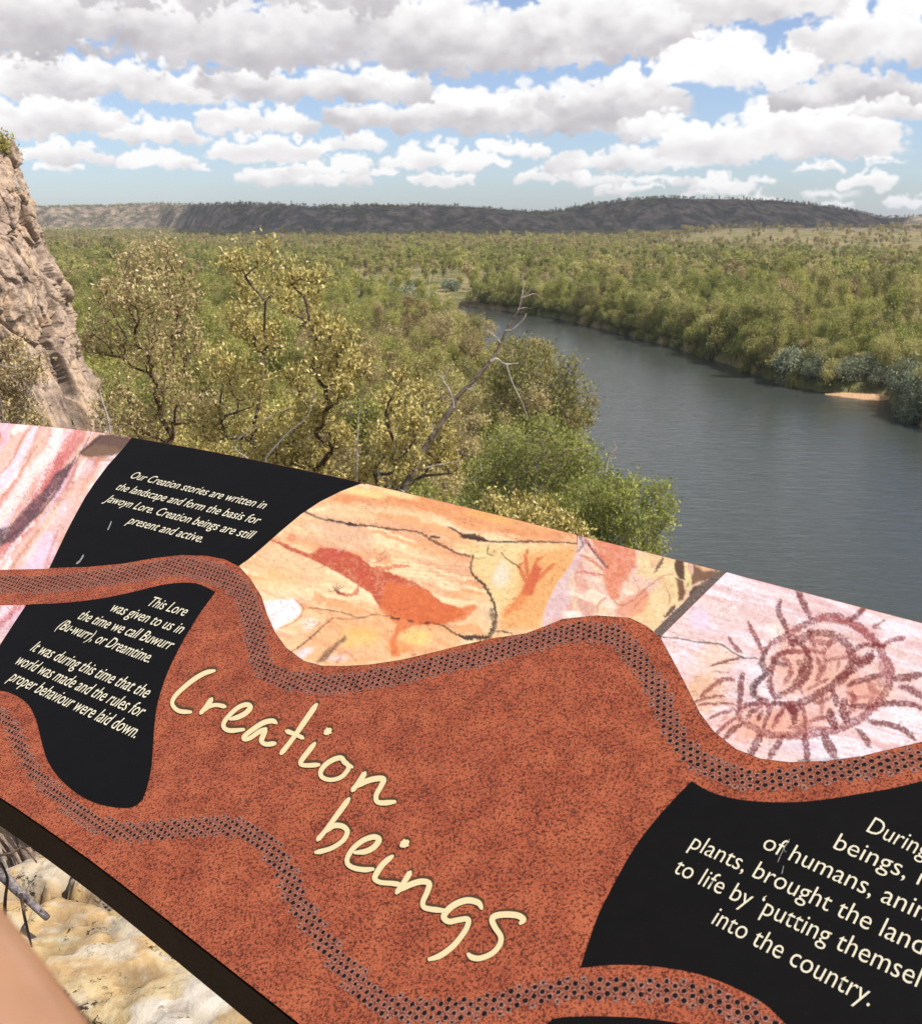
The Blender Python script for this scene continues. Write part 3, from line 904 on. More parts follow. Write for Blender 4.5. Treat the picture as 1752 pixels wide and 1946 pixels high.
M_TEXT = mat_flat('pale_lettering', srgb(206, 198, 172), .5, .3, .0)
M_TSHADE = mat_flat('brown_printed_lettering_shadow', srgb(72, 46, 22), .5, .3, .05)
M_DOT = mat_flat('black_dot_print', (.010, .006, .006), .6, .08, .0)
M_FRAME = mat_flat('dark_brown_powder_coat', (.014, .0065, .0035), .6, .10, .2, 300)

def mat_halo():
    nt = NT('mauve_dotted_print'); p = nt.pos()
    a = nt.noise(p, 600, 2, .6)
    col = nt.ramp(a, [(.36, srgb(92, 56, 46)), (.5, srgb(126, 84, 72)), (.62, srgb(158, 112, 98))])
    nt.bsdf(col, .6, .08)
    return nt.m
M_HALO = mat_halo()

# -- board: top sheet, thickness, front apron
def build_board():
    th = .022
    me = mesh_from('face_sheet', GV, GQ, True)
    plink('face_sheet', me, M_GRAN)
    # apron along the lower edge, back lip and underside as one folded metal tray
    V, Fc = [], []
    lip = .047
    prof = []
    for i in range(NS):
        n2 = nor[i]
        b3 = np.array([bot[i][0], bot[i][1], -H1 - DH]); t3 = np.array([top[i][0], top[i][1], -H1])
        o = np.array([n2[0], n2[1], 0])
        ring = [b3 + o * .0015 + [0, 0, -.0012], b3 + o * .0015 + [0, 0, -lip], b3 - o * .012 + [0, 0, -lip], b3 - o * .012 + [0, 0, -.006],
                t3 + o * .012 + [0, 0, -.012], t3 + o * .012 + [0, 0, -.03], t3 - o * .001 + [0, 0, -.03], t3 - o * .001 + [0, 0, -.0012]]
        V += ring
    m = 8
    for i in range(NS - 1):
        for k in range(m - 1):
            Fc.append((i * m + k, i * m + k + 1, (i + 1) * m + k + 1, (i + 1) * m + k))
    Fc.append(tuple(range(m))); Fc.append(tuple((NS - 1) * m + k for k in range(m))[::-1])
    plink('frame', mesh_from('frame', V, Fc), M_FRAME)
    # two square posts carry the tray
    for i in (6, 132, 215):
        n2 = nor[i]; t2 = tang[i]
        c = top[i] + n2 * hd[i] * .38
        V = []
        for z in (-2.45, -H1 - DH * .38 - .02):
            for a, b in ((-1, -1), (1, -1), (1, 1), (-1, 1)):
                zz = z if z < -2 else z - b * .03 * (DH / .7)
                q = c + t2 * a * .035 + n2 * b * .035; V.append((q[0], q[1], zz))
        plink('post', mesh_from('post', V, [(0, 1, 2, 3), (4, 5, 6, 7), (0, 1, 5, 4), (1, 2, 6, 5), (2, 3, 7, 6), (3, 0, 4, 7)]), M_FRAME)
build_board()

# -- outlines traced on the sheet (photograph pixels), laid on the curved surface
def crop(l, ox, oy, s): return [(ox + x / s, oy + y / s) for x, y in l]
U_LEFT = crop([(-200, 722), (0, 720), (220, 715), (400, 705), (560, 690), (700, 665), (820, 652), (930, 655), (1010, 670), (1075, 700), (1130, 760), (1180, 840), (1205, 920), (1240, 1000), (1290, 1070), (1370, 1130), (1450, 1152), (1550, 1154), (1661, 1148)], 0, 780, 2.373)
U_MID = [(760, 1255), (820, 1241), (880, 1226), (940, 1213), (1000, 1204), (1028, 1194)]
U_RIGHT = crop([(260, 430), (400, 415), (540, 425), (610, 460), (665, 505), (720, 605), (770, 700), (830, 820), (890, 900), (980, 970), (1080, 1010), (1200, 1025), (1350, 1020), (1500, 1000), (1600, 975), (1752, 940)], 950, 980, 2.184) + [(1900, 1385)]
UU = U_LEFT + U_MID + U_RIGHT
UX = np.array([p[0] for p in UU]); UY = np.array([p[1] for p in UU])

def poly_area_fill(name, pts, mat, off, parent=None, step=9.0, **kw):
    """closed outline (pixels) -> smooth triangulated patch lying off the sheet"""
    P = np.array(pts, float)
    if not hasattr(poly_area_fill, 'te'):
        te = topix(surf(np.arange(NS), np.full(NS, .0015))); poly_area_fill.te = (te[0][te[2] > .3], te[1][te[2] > .3])
    # densify
    Q = []
    for a, b in zip(P, np.roll(P, -1, 0)):
        n = max(1, int(np.linalg.norm(b - a) / step))
        for k in range(n): Q.append(a + (b - a) * k / n)
    Q = np.array(Q); Q[:, 1] = np.maximum(Q[:, 1], np.interp(Q[:, 0], *poly_area_fill.te))
    bm = bmesh.new()
    vs = [bm.verts.new((x, -y, 0)) for x, y in Q]
    es = [bm.edges.new((vs[k], vs[(k + 1) % len(vs)])) for k in range(len(vs))]
    bmesh.ops.triangle_fill(bm, use_beauty=True, use_dissolve=False, edges=es)
    for _ in range(3):
        long = [e for e in bm.edges if e.calc_length() > 34]
        if not long: break
        bmesh.ops.subdivide_edges(bm, edges=long, cuts=2)
        bmesh.ops.triangulate(bm, faces=bm.faces[:])
    bm.verts.ensure_lookup_table()
    X = np.array([v.co[:] for v in bm.verts])
    W, ok = on_panel(X[:, 0], -X[:, 1], off)
    for v, w in zip(bm.verts, W): v.co = w
    bad = [v for v, o in zip(bm.verts, ok) if not o]
    if bad: bmesh.ops.delete(bm, geom=bad, context='VERTS')
    me = bpy.data.meshes.new(name); bm.to_mesh(me); bm.free()
    fix_up(me)
    return plink(name, me, mat, parent, **kw)

def fix_up(me):
    n = np.empty(len(me.polygons) * 3); me.polygons.foreach_get('normal', n)
    if len(n) and n.reshape(-1, 3)[:, 2].mean() < 0: me.flip_normals()

def spl(pts, n): return [tuple(q) for q in smooth_path(np.array(pts, float), n)]

_te = topix(surf(np.arange(NS), np.full(NS, .0012))); _o = _te[2] > .3
def top_y(x): return np.interp(x, _te[0][_o], _te[1][_o])

# black text areas
ub_left = crop([(1460, 265), (1380, 350), (1200, 550), (1050, 750), (950, 900), (850, 1080), (750, 1270), (650, 1480), (550, 1690)], 0, 790, 5.84)
ub_right = crop([(135, 490), (180, 460), (250, 400), (340, 320), (430, 245), (520, 185), (620, 135), (730, 93)], 400, 880, 2.503)
topedge = [(x, float(top_y(x)) + .1) for x in (640, 580, 520, 460, 400, 340, 290)]
seg_u = [p for p in UU if 95 < p[0] < 453 and p[1] < 1090]
B1 = poly_area_fill('text_panel', [(250.5, float(top_y(250)) + .1)] + ub_left[1:] + seg_u + ub_right + topedge, M_BLACK, .0006, label='upper black text area')
lb = spl(crop([(-40, 1152 * 2.373 - 780 * 2.373), (150, 875), (300, 868), (450, 850), (600, 820), (720, 790), (820, 778), (900, 785), (972, 820)], 0, 780, 2.373)[1:], 24)
lb2 = spl(crop([(972, 820), (900, 920), (850, 1000), (800, 1090), (750, 1200), (710, 1330), (695, 1450), (685, 1600), (665, 1700), (640, 1760), (600, 1790), (540, 1794), (440, 1775), (350, 1730), (270, 1660), (215, 1580), (185, 1480), (165, 1400), (130, 1330), (70, 1285), (0, 1265), (-150, 1262)], 0, 780, 2.373), 70)[1:]
B2 = poly_area_fill('text_panel', [(50, 1150)] + lb + lb2 + [(-60, 1310), (0, 1227), (28, 1183)], M_BLACK, .0006, label='lower left black text area with rounded foot')
rb_top = spl(crop([(660, 88), (740, 135), (850, 170), (1000, 187), (1150, 188), (1300, 175), (1450, 150), (1600, 125), (1752, 90)], 1050, 1450, 2.496) + [(1860, 1465), (1990, 1440)], 40)
rb_bot = [(1990, 2300)] + spl([(1640, 2200), (1560, 2040)] + crop([(1200, 1330), (1100, 1232), (1000, 1140), (850, 1060), (700, 1005), (550, 975), (400, 960), (250, 962), (133, 975)], 1050, 1450, 2.496), 36)
rb_left = spl(crop([(133, 975), (170, 860), (220, 720), (280, 600), (350, 470), (420, 360), (500, 260), (580, 170), (660, 88)], 1050, 1450, 2.496), 28)[1:-1]
B3 = poly_area_fill('text_panel', rb_top + rb_bot + rb_left, M_BLACK, .0006, step=12, label='large right hand black text area')
B4 = poly_area_fill('text_panel', [(1040, 1947), (1050, 1938), (1074, 1934), (1130, 1932.5), (1210, 1935), (1274, 1943), (1330, 1955), (1400, 1990), (1440, 2040), (1100, 2040)], M_BLACK, .0006, label='black text area at the lower edge')
# dark strip between the two right hand photographs
poly_area_fill('divider_strip', [(1368, 1084.5), (1380.5, 1087.5), (1330, 1136), (1290, 1176), (1256, 1211), (1243, 1200), (1285, 1160), (1330, 1117)], mat_flat('dark_divider_print', srgb(74, 62, 56), .5, .3, .5, 500), .0008)

# -- dotted bands
B_UP = crop([(-250, 790), (0, 785), (200, 785), (400, 765), (560, 740), (700, 718), (800, 705), (900, 715), (1000, 750), (1080, 810), (1120, 880), (1150, 980), (1160, 1080), (1190, 1160), (1260, 1210), (1370, 1230), (1500, 1237)], 0, 780, 2.373) \
    + crop([(700, 1040), (900, 1010), (1100, 960), (1300, 920), (1500, 860), (1752, 803)], 400, 880, 2.503) + crop([(400, 487), (480, 503), (540, 560), (600, 640), (660, 740), (690, 830), (735, 920), (800, 1000), (900, 1060), (1000, 1092), (1100, 1103), (1200, 1095), (1300, 1078), (1450, 1060), (1600, 1037), (1752, 1008)], 950, 980, 2.184) + [(1900, 1405)]
B_LOW = crop([(-120, 1340), (0, 1375), (60, 1440), (100, 1540), (160, 1640), (250, 1730), (350, 1810)], 0, 780, 2.373) + crop([(600, 90), (750, 130), (900, 130), (1100, 115), (1300, 95), (1450, 130), (1600, 230), (1700, 370)], 0, 1540, 3.129) \
    + crop([(640, 980), (700, 1080), (780, 1190), (860, 1290), (950, 1370), (1050, 1420), (1200, 1427), (1350, 1415), (1500, 1385)], 250, 1230, 2.061) + crop([(0, 1088), (200, 1077), (400, 1075), (600, 1090), (750, 1120), (900, 1180), (1000, 1238), (1150, 1360)], 1050, 1450, 2.496)
def dist_poly(X, Y, pts):
    d = np.full(X.shape, 1e9); tt = np.zeros(X.shape)
    P = np.array(pts, float)
    for i in range(len(P) - 1):
        a, b = P[i], P[i + 1]; e = b - a; L = (e @ e) + 1e-9
        t = np.clip(((X - a[0]) * e[0] + (Y - a[1]) * e[1]) / L, 0, 1)
        q = np.hypot(X - a[0] - t * e[0], Y - a[1] - t * e[1])
        n = q < d; d = np.where(n, q, d); tt = np.where(n, i + t, tt)
    return d, tt
def dots(name, band, wpx, sp):
    L = seg[-1]; ns = int(L / sp) + 1; wid = .745; nt_ = int(wid / (sp * .866)) + 1
    I, J = np.meshgrid(np.arange(ns), np.arange(nt_), indexing='ij')
    S = (I + .5 * (J % 2)) * sp / L * (NS - 1); T = J * sp * .866 / wid
    S, T = S.ravel(), T.ravel(); k = (S < NS - 1) & (T < .995); S, T = S[k], T[k]
    P = surf(S, T); px, py, dep = topix(P)
    d, tt = dist_poly(px, py, spl(band, 160)); 
    w = np.interp(px, wpx[0], wpx[1]) / 2
    k = (d < w) & (dep > .2)
    S, T, d, w = S[k], T[k], d[k], w[k]
    ds = 1 / L * (NS - 1)
    frng = np.random.default_rng(3)
    out = {}
    for nm, rr, off, nside, mt in (('band_print', sp * .485, .0004, 12, M_HALO), ('dot', sp * .25, .0008, 10, M_DOT)):
        a = (np.arange(nside) + (.5 if nside == 6 else 0)) / nside * 2 * math.pi
        rj = frng.uniform(.82, 1.0, len(S)) if nm == 'band_print' else frng.uniform(.8, 1.15, len(S)) * np.where(d > w - 4, .55, 1)
        s2 = S[:, None] + np.cos(a)[None] * rr * ds * rj[:, None]; t2 = T[:, None] + np.sin(a)[None] * rr / wid * rj[:, None]
        s2 = np.clip(s2, 0, NS - 1); t2 = np.clip(t2, 0, .999)
        V = surf(s2.ravel(), t2.ravel()); V[:, 2] += off; V = V + 0
        Fq = np.arange(len(V)).reshape(-1, nside)
        me = mesh_from(nm, V, Fq); fix_up(me)
        out[nm] = plink(nm, me, mt, None, kind='stuff')
    return len(S)
n1 = dots('upper', B_UP, ([0, 300, 450, 900, 1250, 1752], [36, 34, 42, 36, 42, 44]), .0088)
n2 = dots('lower', B_LOW, ([0, 200, 450, 700, 1050, 1500], [26, 38, 40, 52, 44, 50]), .0088)
print('dots', n1, n2)

# -- lettering ---------------------------------------------------------------
def glyph_mesh(text, space=1.0, thin=0.0):
    cu = bpy.data.curves.new('lettering', 'FONT'); cu.body = text; cu.size = 1.0; cu.resolution_u = 3; cu.space_character = space; cu.offset = thin
    ob = bpy.data.objects.new('lettering_source', cu); COL.objects.link(ob)
    dg = bpy.context.evaluated_depsgraph_get()
    me = bpy.data.meshes.new_from_object(ob.evaluated_get(dg))
    bpy.data.objects.remove(ob); bpy.data.curves.remove(cu)
    V = np.empty(len(me.vertices) * 3, np.float32); me.vertices.foreach_get('co', V)
    return me, V.reshape(-1, 3).astype(float)

def text_line(text, a, b, ref=None, height=None, xs=None, parent=None, off=.0011, bold=0):
    """baseline from pixel a towards pixel b (b = end of ref, or of the whole text)"""
    me, V = glyph_mesh(text, thin=-.007 if ref or height < .03 else .0)
    w = V[:, 0].max()
    if ref:
        m2, V2 = glyph_mesh(ref); w = V2[:, 0].max(); bpy.data.meshes.remove(m2)
    (A, B), _ = on_panel([a[0], b[0]], [a[1], b[1]], 0)
    u = B - A; L = np.linalg.norm(u); u /= L
    _, nn, _, _ = BV.ray_cast(Vector((0, 0, 0)), Vector(A)); n = np.array(nn); n = n if n[2] > 0 else -n
    v = np.cross(n, u); v = v if v[1] > 0 else -v
    sx = xs if xs else L / w
    Q = A + V[:, :1] * sx * u + V[:, 1:2] * height * v
    # drop onto the curved sheet
    px, py, _ = topix(Q + 0)
    W, ok = on_panel(px, py, off)
    Q = np.where(ok[:, None], W, Q + n * off)
    me.vertices.foreach_set('co', Q.astype(np.float32).ravel()); me.update(); fix_up(me)
    me.name = 'text_line'
    print('text', text[:14], 'sx %.4f h %.4f' % (sx, height))
    me.materials.clear()
    o = plink('text_line', me, M_TEXT, None, label='line reading %s' % text)
    o.parent = parent; o.matrix_parent_inverse = Matrix.Identity(4)
    return o

def c1(x, y): return (x / 2.373, 780 + y / 2.373)
def c4(x, y): return (1050 + x / 2.496, 1450 + y / 2.496)
HT = .0310
for par, tx, a, b in (
    (B1, 'Our Creation stories are written in', (580, 305), (1186, 446)),
    (B1, 'the landscape and form the basis for', (517, 357), (1158, 515)),
    (B1, 'Jawoyn Lore. Creation beings are still', (472, 412), (1125, 582)),
    (B1, 'present and active.', (570, 510), (905, 598)),
    (B2, 'This Lore', (658, 880), (828, 930)),
    (B2, 'was given to us in', (490, 905), (810, 1010)),
    (B2, 'the time we call Buwurr', (345, 940), (762, 1083)),
    (B2, '(Bu-wurr), or Dreamtime.', (252, 983), (668, 1141)),
    (B2, 'It was during this time that the', (132, 1083), (655, 1300)),
    (B2, 'world was made and the rules for', (62, 1143), (630, 1387)),
    (B2, 'proper behaviour were laid down.', (35, 1218), (606, 1482))):
    text_line(tx, c1(*a), c1(*b), None, HT, None, par)
HR = .0285
for tx, a, b, ref in (
    ('During', (1478, 325), (1715, 436), 'Durin'),
    ('beings, in', (1320, 405), (1640, 543), 'beings'),
    ('of humans, animals', (985, 405), (1478, 628), 'of humans'),
    ('plants, brought the landscape', (640, 403), (1497, 800), 'plants, brought the'),
    ('to life by \u2018putting themselves', (568, 522), (1300, 868), 'to life by \u2018putting'),
    ('into the country.', (745, 762), (1500, 1162), None)):
    text_line(tx, c4(*a), c4(*b), ref, HR, None, B3)

# title: brushed strokes of varying width
def ca(l): return [(300 + x / 3.65, 1250 + y / 3.65) for x, y in l]
def cb_(l): return [(560 + x / 3.65, 1480 + y / 3.65) for x, y in l]
LET = [
    ('C', [(ca([(395, 95), (330, 112), (255, 155), (180, 215), (125, 270), (103, 315), (115, 350), (155, 378), (232, 384)]), 8.0)]),
    ('r', [(ca([(378, 290), (345, 335), (300, 392)]), 8), (ca([(318, 372), (355, 345), (410, 335), (470, 347)]), 8)]),
    ('e', [(ca([(505, 432), (560, 418), (615, 388), (645, 350), (618, 332), (560, 352), (500, 405), (463, 455), (462, 492), (505, 513), (598, 505)]), 8.5)]),
    ('a', [(ca([(824, 458), (795, 445), (735, 458), (660, 505), (605, 550), (602, 572), (640, 566), (700, 525), (752, 500)]), 8.5), (ca([(752, 500), (732, 550), (722, 585), (752, 608), (815, 602)]), 9)]),
    ('t', [(ca([(1103, 330), (1010, 465), (930, 580), (858, 672)]), 9), (ca([(893, 515), (945, 535), (1010, 565)]), 8)]),
    ('i', [(ca([(1092, 600), (1040, 665), (998, 722), (998, 748), (1040, 755), (1120, 750)]), 8.5), (ca([(1195, 507), (1168, 530)]), 12)]),
    ('o', [(ca([(1350, 765), (1300, 735), (1275, 703), (1225, 712), (1165, 750), (1132, 800), (1145, 838), (1200, 855), (1270, 838), (1318, 790), (1322, 755), (1275, 705)]), 8.5)]),
    ('n', [(ca([(1440, 805), (1400, 865), (1352, 930)]), 9), (ca([(1372, 905), (1440, 868), (1510, 848), (1568, 850), (1550, 900), (1518, 960), (1522, 1005), (1565, 1016), (1645, 1008)]), 9.5)]),
    ('b', [(cb_([(380, 145), (300, 255), (215, 370), (162, 432)]), 9), (cb_([(225, 372), (270, 335), (335, 338), (368, 375), (340, 435), (270, 485), (205, 508), (150, 520)]), 9)]),
    ('e', [(cb_([(420, 520), (495, 512), (555, 480), (588, 430), (550, 412), (480, 435), (410, 490), (370, 555), (372, 600), (415, 628), (485, 640), (545, 635)]), 9.5)]),
    ('i', [(cb_([(680, 545), (615, 600), (568, 670), (560, 705), (600, 728), (680, 735), (740, 745)]), 9.5), (cb_([(782, 447), (748, 470)]), 14)]),
    ('n', [(cb_([(805, 655), (765, 720), (710, 800)]), 9.5), (cb_([(725, 785), (800, 745), (880, 722), (935, 735), (922, 795), (893, 860), (900, 900), (950, 915), (1045, 925)]), 10)]),
    ('g', [(cb_([(1298, 905), (1275, 868), (1200, 852), (1115, 880), (1055, 930), (1038, 972), (1075, 1000), (1140, 988), (1205, 985), (1195, 1045), (1145, 1120), (1090, 1180), (1010, 1238), (938, 1262)]), 10.5)]),
    ('s', [(cb_([(1568, 1010), (1588, 985), (1550, 958), (1470, 950), (1395, 960), (1372, 990), (1392, 1040), (1432, 1105), (1422, 1165), (1370, 1222), (1290, 1255), (1235, 1250), (1208, 1228)]), 10.5)]),
]
def stroke_mesh(strokes, dxy, grow_w, off):
    VV, FF = [], []; o = 0; RI = []
    for pts, w in strokes:
        w = w * .95
        n = max(6, len(pts) * 6)
        P = smooth_path(np.array(pts), n) + np.array(dxy)
        t = np.gradient(P, axis=0); t /= np.linalg.norm(t, axis=1, keepdims=True) + 1e-9
        nn = np.stack([-t[:, 1], t[:, 0]], -1)
        k = np.linspace(0, 1, n)
        wd = (w * (1.12 + .1 * np.sin(k * 7)) * np.minimum(1, .62 + 5 * np.minimum(k, 1 - k)) + grow_w) / 2
        # round caps
        a0 = np.linspace(math.pi / 2, 3 * math.pi / 2, 7)[1:-1]
        cap0 = np.array([P[0] + wd[0] * (math.cos(a) * t[0] + math.sin(a) * nn[0]) for a in a0])
        cap1 = np.array([P[-1] + wd[-1] * (-math.cos(a) * t[-1] + math.sin(a) * nn[-1]) for a in a0])
        Lf = P + nn * wd[:, None]; Rt = P - nn * wd[:, None]
        X = np.concatenate([Lf, Rt, cap0, cap1]); VV.append(X); RI.append(np.concatenate([k, k, np.zeros(5), np.ones(5)]))
        for i in range(n - 1): FF.append((o + i, o + i + 1, o + n + i + 1, o + n + i))
        FF.append([o] + [o + 2 * n + i for i in range(5)] + [o + n])
        FF.append([o + n - 1] + [o + 2 * n + 5 + i for i in range(5)] + [o + 2 * n - 1])
        o += len(X)
    X = np.concatenate(VV); W, ok = on_panel(X[:, 0], X[:, 1], off); W[:, 2] += .00025 * np.concatenate(RI)
    # overlapping passes of one brush must not share a plane
    me = mesh_from('letter', W, FF)
    k = 0; n_ = 0
    for q, (pts, w) in enumerate(strokes):
        c = len(VV[q])
        for i in range(n_, n_ + c): me.vertices[i].co.z += .00008 * q
        n_ += c
    return me
def up_faces(me):
    bm = bmesh.new(); bm.from_mesh(me)
    for f in bm.faces:
        f.normal_update()
        if f.normal.z < 0: f.normal_flip()
    bm.to_mesh(me); bm.free()
for ch, st in LET:
    me = stroke_mesh(st, (0, 0), 0, .0015); up_faces(me)
    lt = plink('letter', me, M_CREAM, None, label='brushed cream letter %s' % ch)
    for j, (dx, dy, g) in enumerate(((2.6, -5.8, .2), (1.8, -3.2, .9))):  # drop shadow of the title, put into the print as dark offset strokes
        me = stroke_mesh(st, (dx, dy), g, 0.0007 + .0003 * j); up_faces(me); me.name = 'printed_shadow'
        e = plink('printed_shadow', me, M_TSHADE, None); e.parent = lt; e.matrix_parent_inverse = Matrix.Identity(4)

# -- rock art photographs printed on the sheet -------------------------------
class Canvas:
    def __init__(s, x0, y0, x1, y1, step):
        s.xs = np.arange(x0, x1, step); s.ys = np.arange(y0, y1, step)
        s.X, s.Y = np.meshgrid(s.xs, s.ys); s.C = np.zeros(s.X.shape + (3,)); s.step = step
        s.n1 = fbm(np.stack([s.X / 7, s.Y / 7], -1), 4, 71) - .5; s.n2 = fbm(np.stack([s.X / 2.6, s.Y / 2.6], -1), 2, 72) - .5
        s.n3 = fbm(np.stack([s.X / 30, s.Y / 30], -1), 4, 73) - .5; s.n4 = fbm(np.stack([s.X / 30, s.Y / 30], -1), 4, 79) - .5
        s.wx = s.X + s.n1 * 7; s.wy = s.Y + (fbm(np.stack([s.X / 7, s.Y / 7], -1), 3, 75) - .5) * 7
    def fill(s, c): s.C[:] = srgb(*c)
    def put(s, a, c):
        a = np.clip(a, 0, 1)[..., None]; s.C = s.C * (1 - a) + np.array(srgb(*c)) * a
    def blob(s, x, y, rx, ry, c, a=1.0, rot=0, soft=.7, rag=.6):
        dx, dy = s.X - x, s.Y - y; cr, sr = math.cos(rot), math.sin(rot)
        d = np.sqrt(((dx * cr + dy * sr) / rx) ** 2 + ((-dx * sr + dy * cr) / ry) ** 2) + s.n3 * rag + s.n1 * rag * .4
        s.put((1 - sstep(1 - soft, 1, d)) * a, c)
    def line(s, pts, w, c, a=1.0, rag=.5, grain=0.0, soft=1.2, n=None):
        P = smooth_path(np.array(pts, float), n or len(pts) * 4) if len(pts) > 2 else np.array(pts, float)
        x0, x1 = P[:, 0].min() - w * 2 - 12, P[:, 0].max() + w * 2 + 12; y0, y1 = P[:, 1].min() - w * 2 - 12, P[:, 1].max() + w * 2 + 12
        i0, i1 = np.searchsorted(s.ys, [y0, y1]); j0, j1 = np.searchsorted(s.xs, [x0, x1])
        if i1 <= i0 or j1 <= j0: return
        sl = (slice(i0, i1), slice(j0, j1))
        d, t = dist_poly(s.wx[sl] * .5 + s.X[sl] * .5, s.wy[sl] * .5 + s.Y[sl] * .5, P)
        taper = np.clip(1.15 - .5 * np.abs(2 * t / max(1, len(P) - 1) - 1) ** 3, .4, 1.2)
        m = 1 - sstep(w / 2 * taper - soft, w / 2 * taper + soft, d + s.n2[sl] * w * rag)
        m = m * a * (1 - grain * sstep(-.05, .25, s.n2[sl] + s.n1[sl] * .6))
        m = np.clip(m, 0, 1)[..., None]; s.C[sl] = s.C[sl] * (1 - m) + np.array(srgb(*c)) * m
    def poly(s, pts, c, a=1.0, soft=3.0, grain=0.0):
        P = np.array(pts, float); X, Y = s.wx * .6 + s.X * .4, s.wy * .6 + s.Y * .4
        d, _ = dist_poly(X, Y, np.vstack([P, P[:1]])); ins = np.zeros(X.shape, bool)
        for i in range(len(P)):
            ax, ay = P[i]; bx, by = P[(i + 1) % len(P)]
            if ay == by: continue
            ins ^= ((ay > Y) != (by > Y)) & (X < (bx - ax) * (Y - ay) / (by - ay) + ax)
        sd = np.where(ins, d, -d)
        s.put(sstep(-soft, soft, sd) * a * (1 - grain * sstep(-.1, .3, s.n2 + s.n1)), c)
    def streak(s, ang, freq, c, a, lo=.5, hi=.75, seed=0, asp=8):
        ca_, sa = math.cos(ang), math.sin(ang)
        u = (s.X * ca_ + s.Y * sa) / (freq * asp) + s.n3 * .8; v = (-s.X * sa + s.Y * ca_) / freq + s.n3 * 1.2
        s.put(sstep(lo, hi, fbm(np.stack([u, v], -1), 4, seed)) * a, c)
    def build(s, name, poly, label):
        """keep the cells inside the outline"""
        P = np.array(poly, float); X, Y = s.X, s.Y; ins = np.zeros(X.shape, bool)
        for i in range(len(P)):
            ax, ay = P[i]; bx, by = P[(i + 1) % len(P)]
            if ay == by: continue
            ins ^= ((ay > Y) != (by > Y)) & (X < (bx - ax) * (Y - ay) / (by - ay) + ax)
        idx = -np.ones(X.shape, int); kk = np.where(ins); idx[kk] = np.arange(len(kk[0]))
        # snap the outline cells onto the traced edge
        px = X[kk].copy(); py = Y[kk].copy()
        pad = np.pad(ins, 1)
        edge = ~(pad[:-2, 1:-1] & pad[2:, 1:-1] & pad[1:-1, :-2] & pad[1:-1, 2:] & pad[:-2, :-2] & pad[2:, 2:] & pad[:-2, 2:] & pad[2:, :-2])
        ek = np.where(edge[kk])[0]
        Q = np.vstack([P, P[:1]]); best = np.full(len(ek), 1e9); bx_ = px[ek].copy(); by_ = py[ek].copy()
        for i in range(len(Q) - 1):
            a, b = Q[i], Q[i + 1]; e = b - a; L = e @ e + 1e-9
            t = np.clip(((px[ek] - a[0]) * e[0] + (py[ek] - a[1]) * e[1]) / L, 0, 1)
            qx = a[0] + t * e[0]; qy = a[1] + t * e[1]; d = np.hypot(qx - px[ek], qy - py[ek]); m = d < best
            best = np.where(m, d, best); bx_ = np.where(m, qx, bx_); by_ = np.where(m, qy, by_)
        m = best < s.step * 1.6; px[ek[m]] = bx_[m]; py[ek[m]] = by_[m]
        g = 1 + .34 * s.n2 + .22 * s.n1
        rd = np.abs(fbm(np.stack([s.X / 42, s.Y / 26], -1), 4, 101) - .5); r2 = np.abs(fbm(np.stack([s.X / 15, s.Y / 11], -1), 3, 105) - .5)
        g = g * (1 - .38 * (1 - sstep(.0, .012, rd)) * sstep(.45, .6, fbm(np.stack([s.X / 60, s.Y / 60], -1), 2, 107))) * (1 - .16 * (1 - sstep(0, .03, r2)))
        s.C = np.clip(s.C * g[..., None] ** np.array([.8, 1.1, 1.3]), 0, 1)
        W, ok = on_panel(px, py, .0004)
        q = np.stack([idx[:-1, :-1], idx[1:, :-1], idx[1:, 1:], idx[:-1, 1:]], -1).reshape(-1, 4)
        okv = np.append(ok, False)
        q = q[(q >= 0).all(1)]; q = q[okv[q].all(1)]
        me = mesh_from(name, W, q); fix_up(me)
        vert_color(me, 'print', np.clip(s.C[kk], 0, 1))
        bm = bmesh.new(); bm.from_mesh(me); seen = {}; comps = []
        for f in bm.faces:
            if f.index in seen: continue
            st = [f]; seen[f.index] = 1; cp = []
            while st:
                h = st.pop(); cp.append(h)
                for e in h.edges:
                    for l in e.link_faces:
                        if l.index not in seen: seen[l.index] = 1; st.append(l)
            comps.append(cp)
        comps.sort(key=len)
        kill = [f for cp in comps[:-1] for f in cp]
        if kill: bmesh.ops.delete(bm, geom=kill, context='FACES')
        lone = [v for v in bm.verts if not v.link_faces]
        if lone: bmesh.ops.delete(bm, geom=lone, context='VERTS')
        bm.to_mesh(me); bm.free()
        return plink(name, me, M_PHOTO, None, label=label)
def mat_photo():
    nt = NT('photographic_print'); a = attr(nt, 'print'); p = nt.pos()
    n = nt.noise(p, 500, 3, .6)
    c = nt.mix(nt.math('MULTIPLY', nt.ramp(n, [(.45, (0, 0, 0)), (.7, (1, 1, 1))]), .12), a.outputs['Color'], (.30, .17, .10))
    nt.bsdf(nt.mix(1.0, c, (.72, .70, .70), 'MULTIPLY'), .45, .3)
    return nt.m
M_PHOTO = mat_photo()
M_SCUFF = mat_flat('pale_scuff', (.10, .098, .095), .7, .1, .8, 900)
for par, st in ((B1, [([(205, 1008), (209, 1000), (212, 992)], 2.2)]), (B1, [([(146, 1072), (153, 1066), (159, 1056)], 3.2)]), (B3, [([(1478, 1640), (1488, 1618), (1500, 1597)], 1.4)]), (B3, [([(1486, 1662), (1489, 1648)], 1.6)]), (B3, [([(1496, 1606), (1488, 1612), (1494, 1622)], 1.0)])):
    me = stroke_mesh(st, (0, 0), 0, .0010); up_faces(me); me.name = 'scuff_mark'
    e = plink('scuff_mark', me, M_SCUFF, None); e.parent = par; e.matrix_parent_inverse = Matrix.Identity(4)

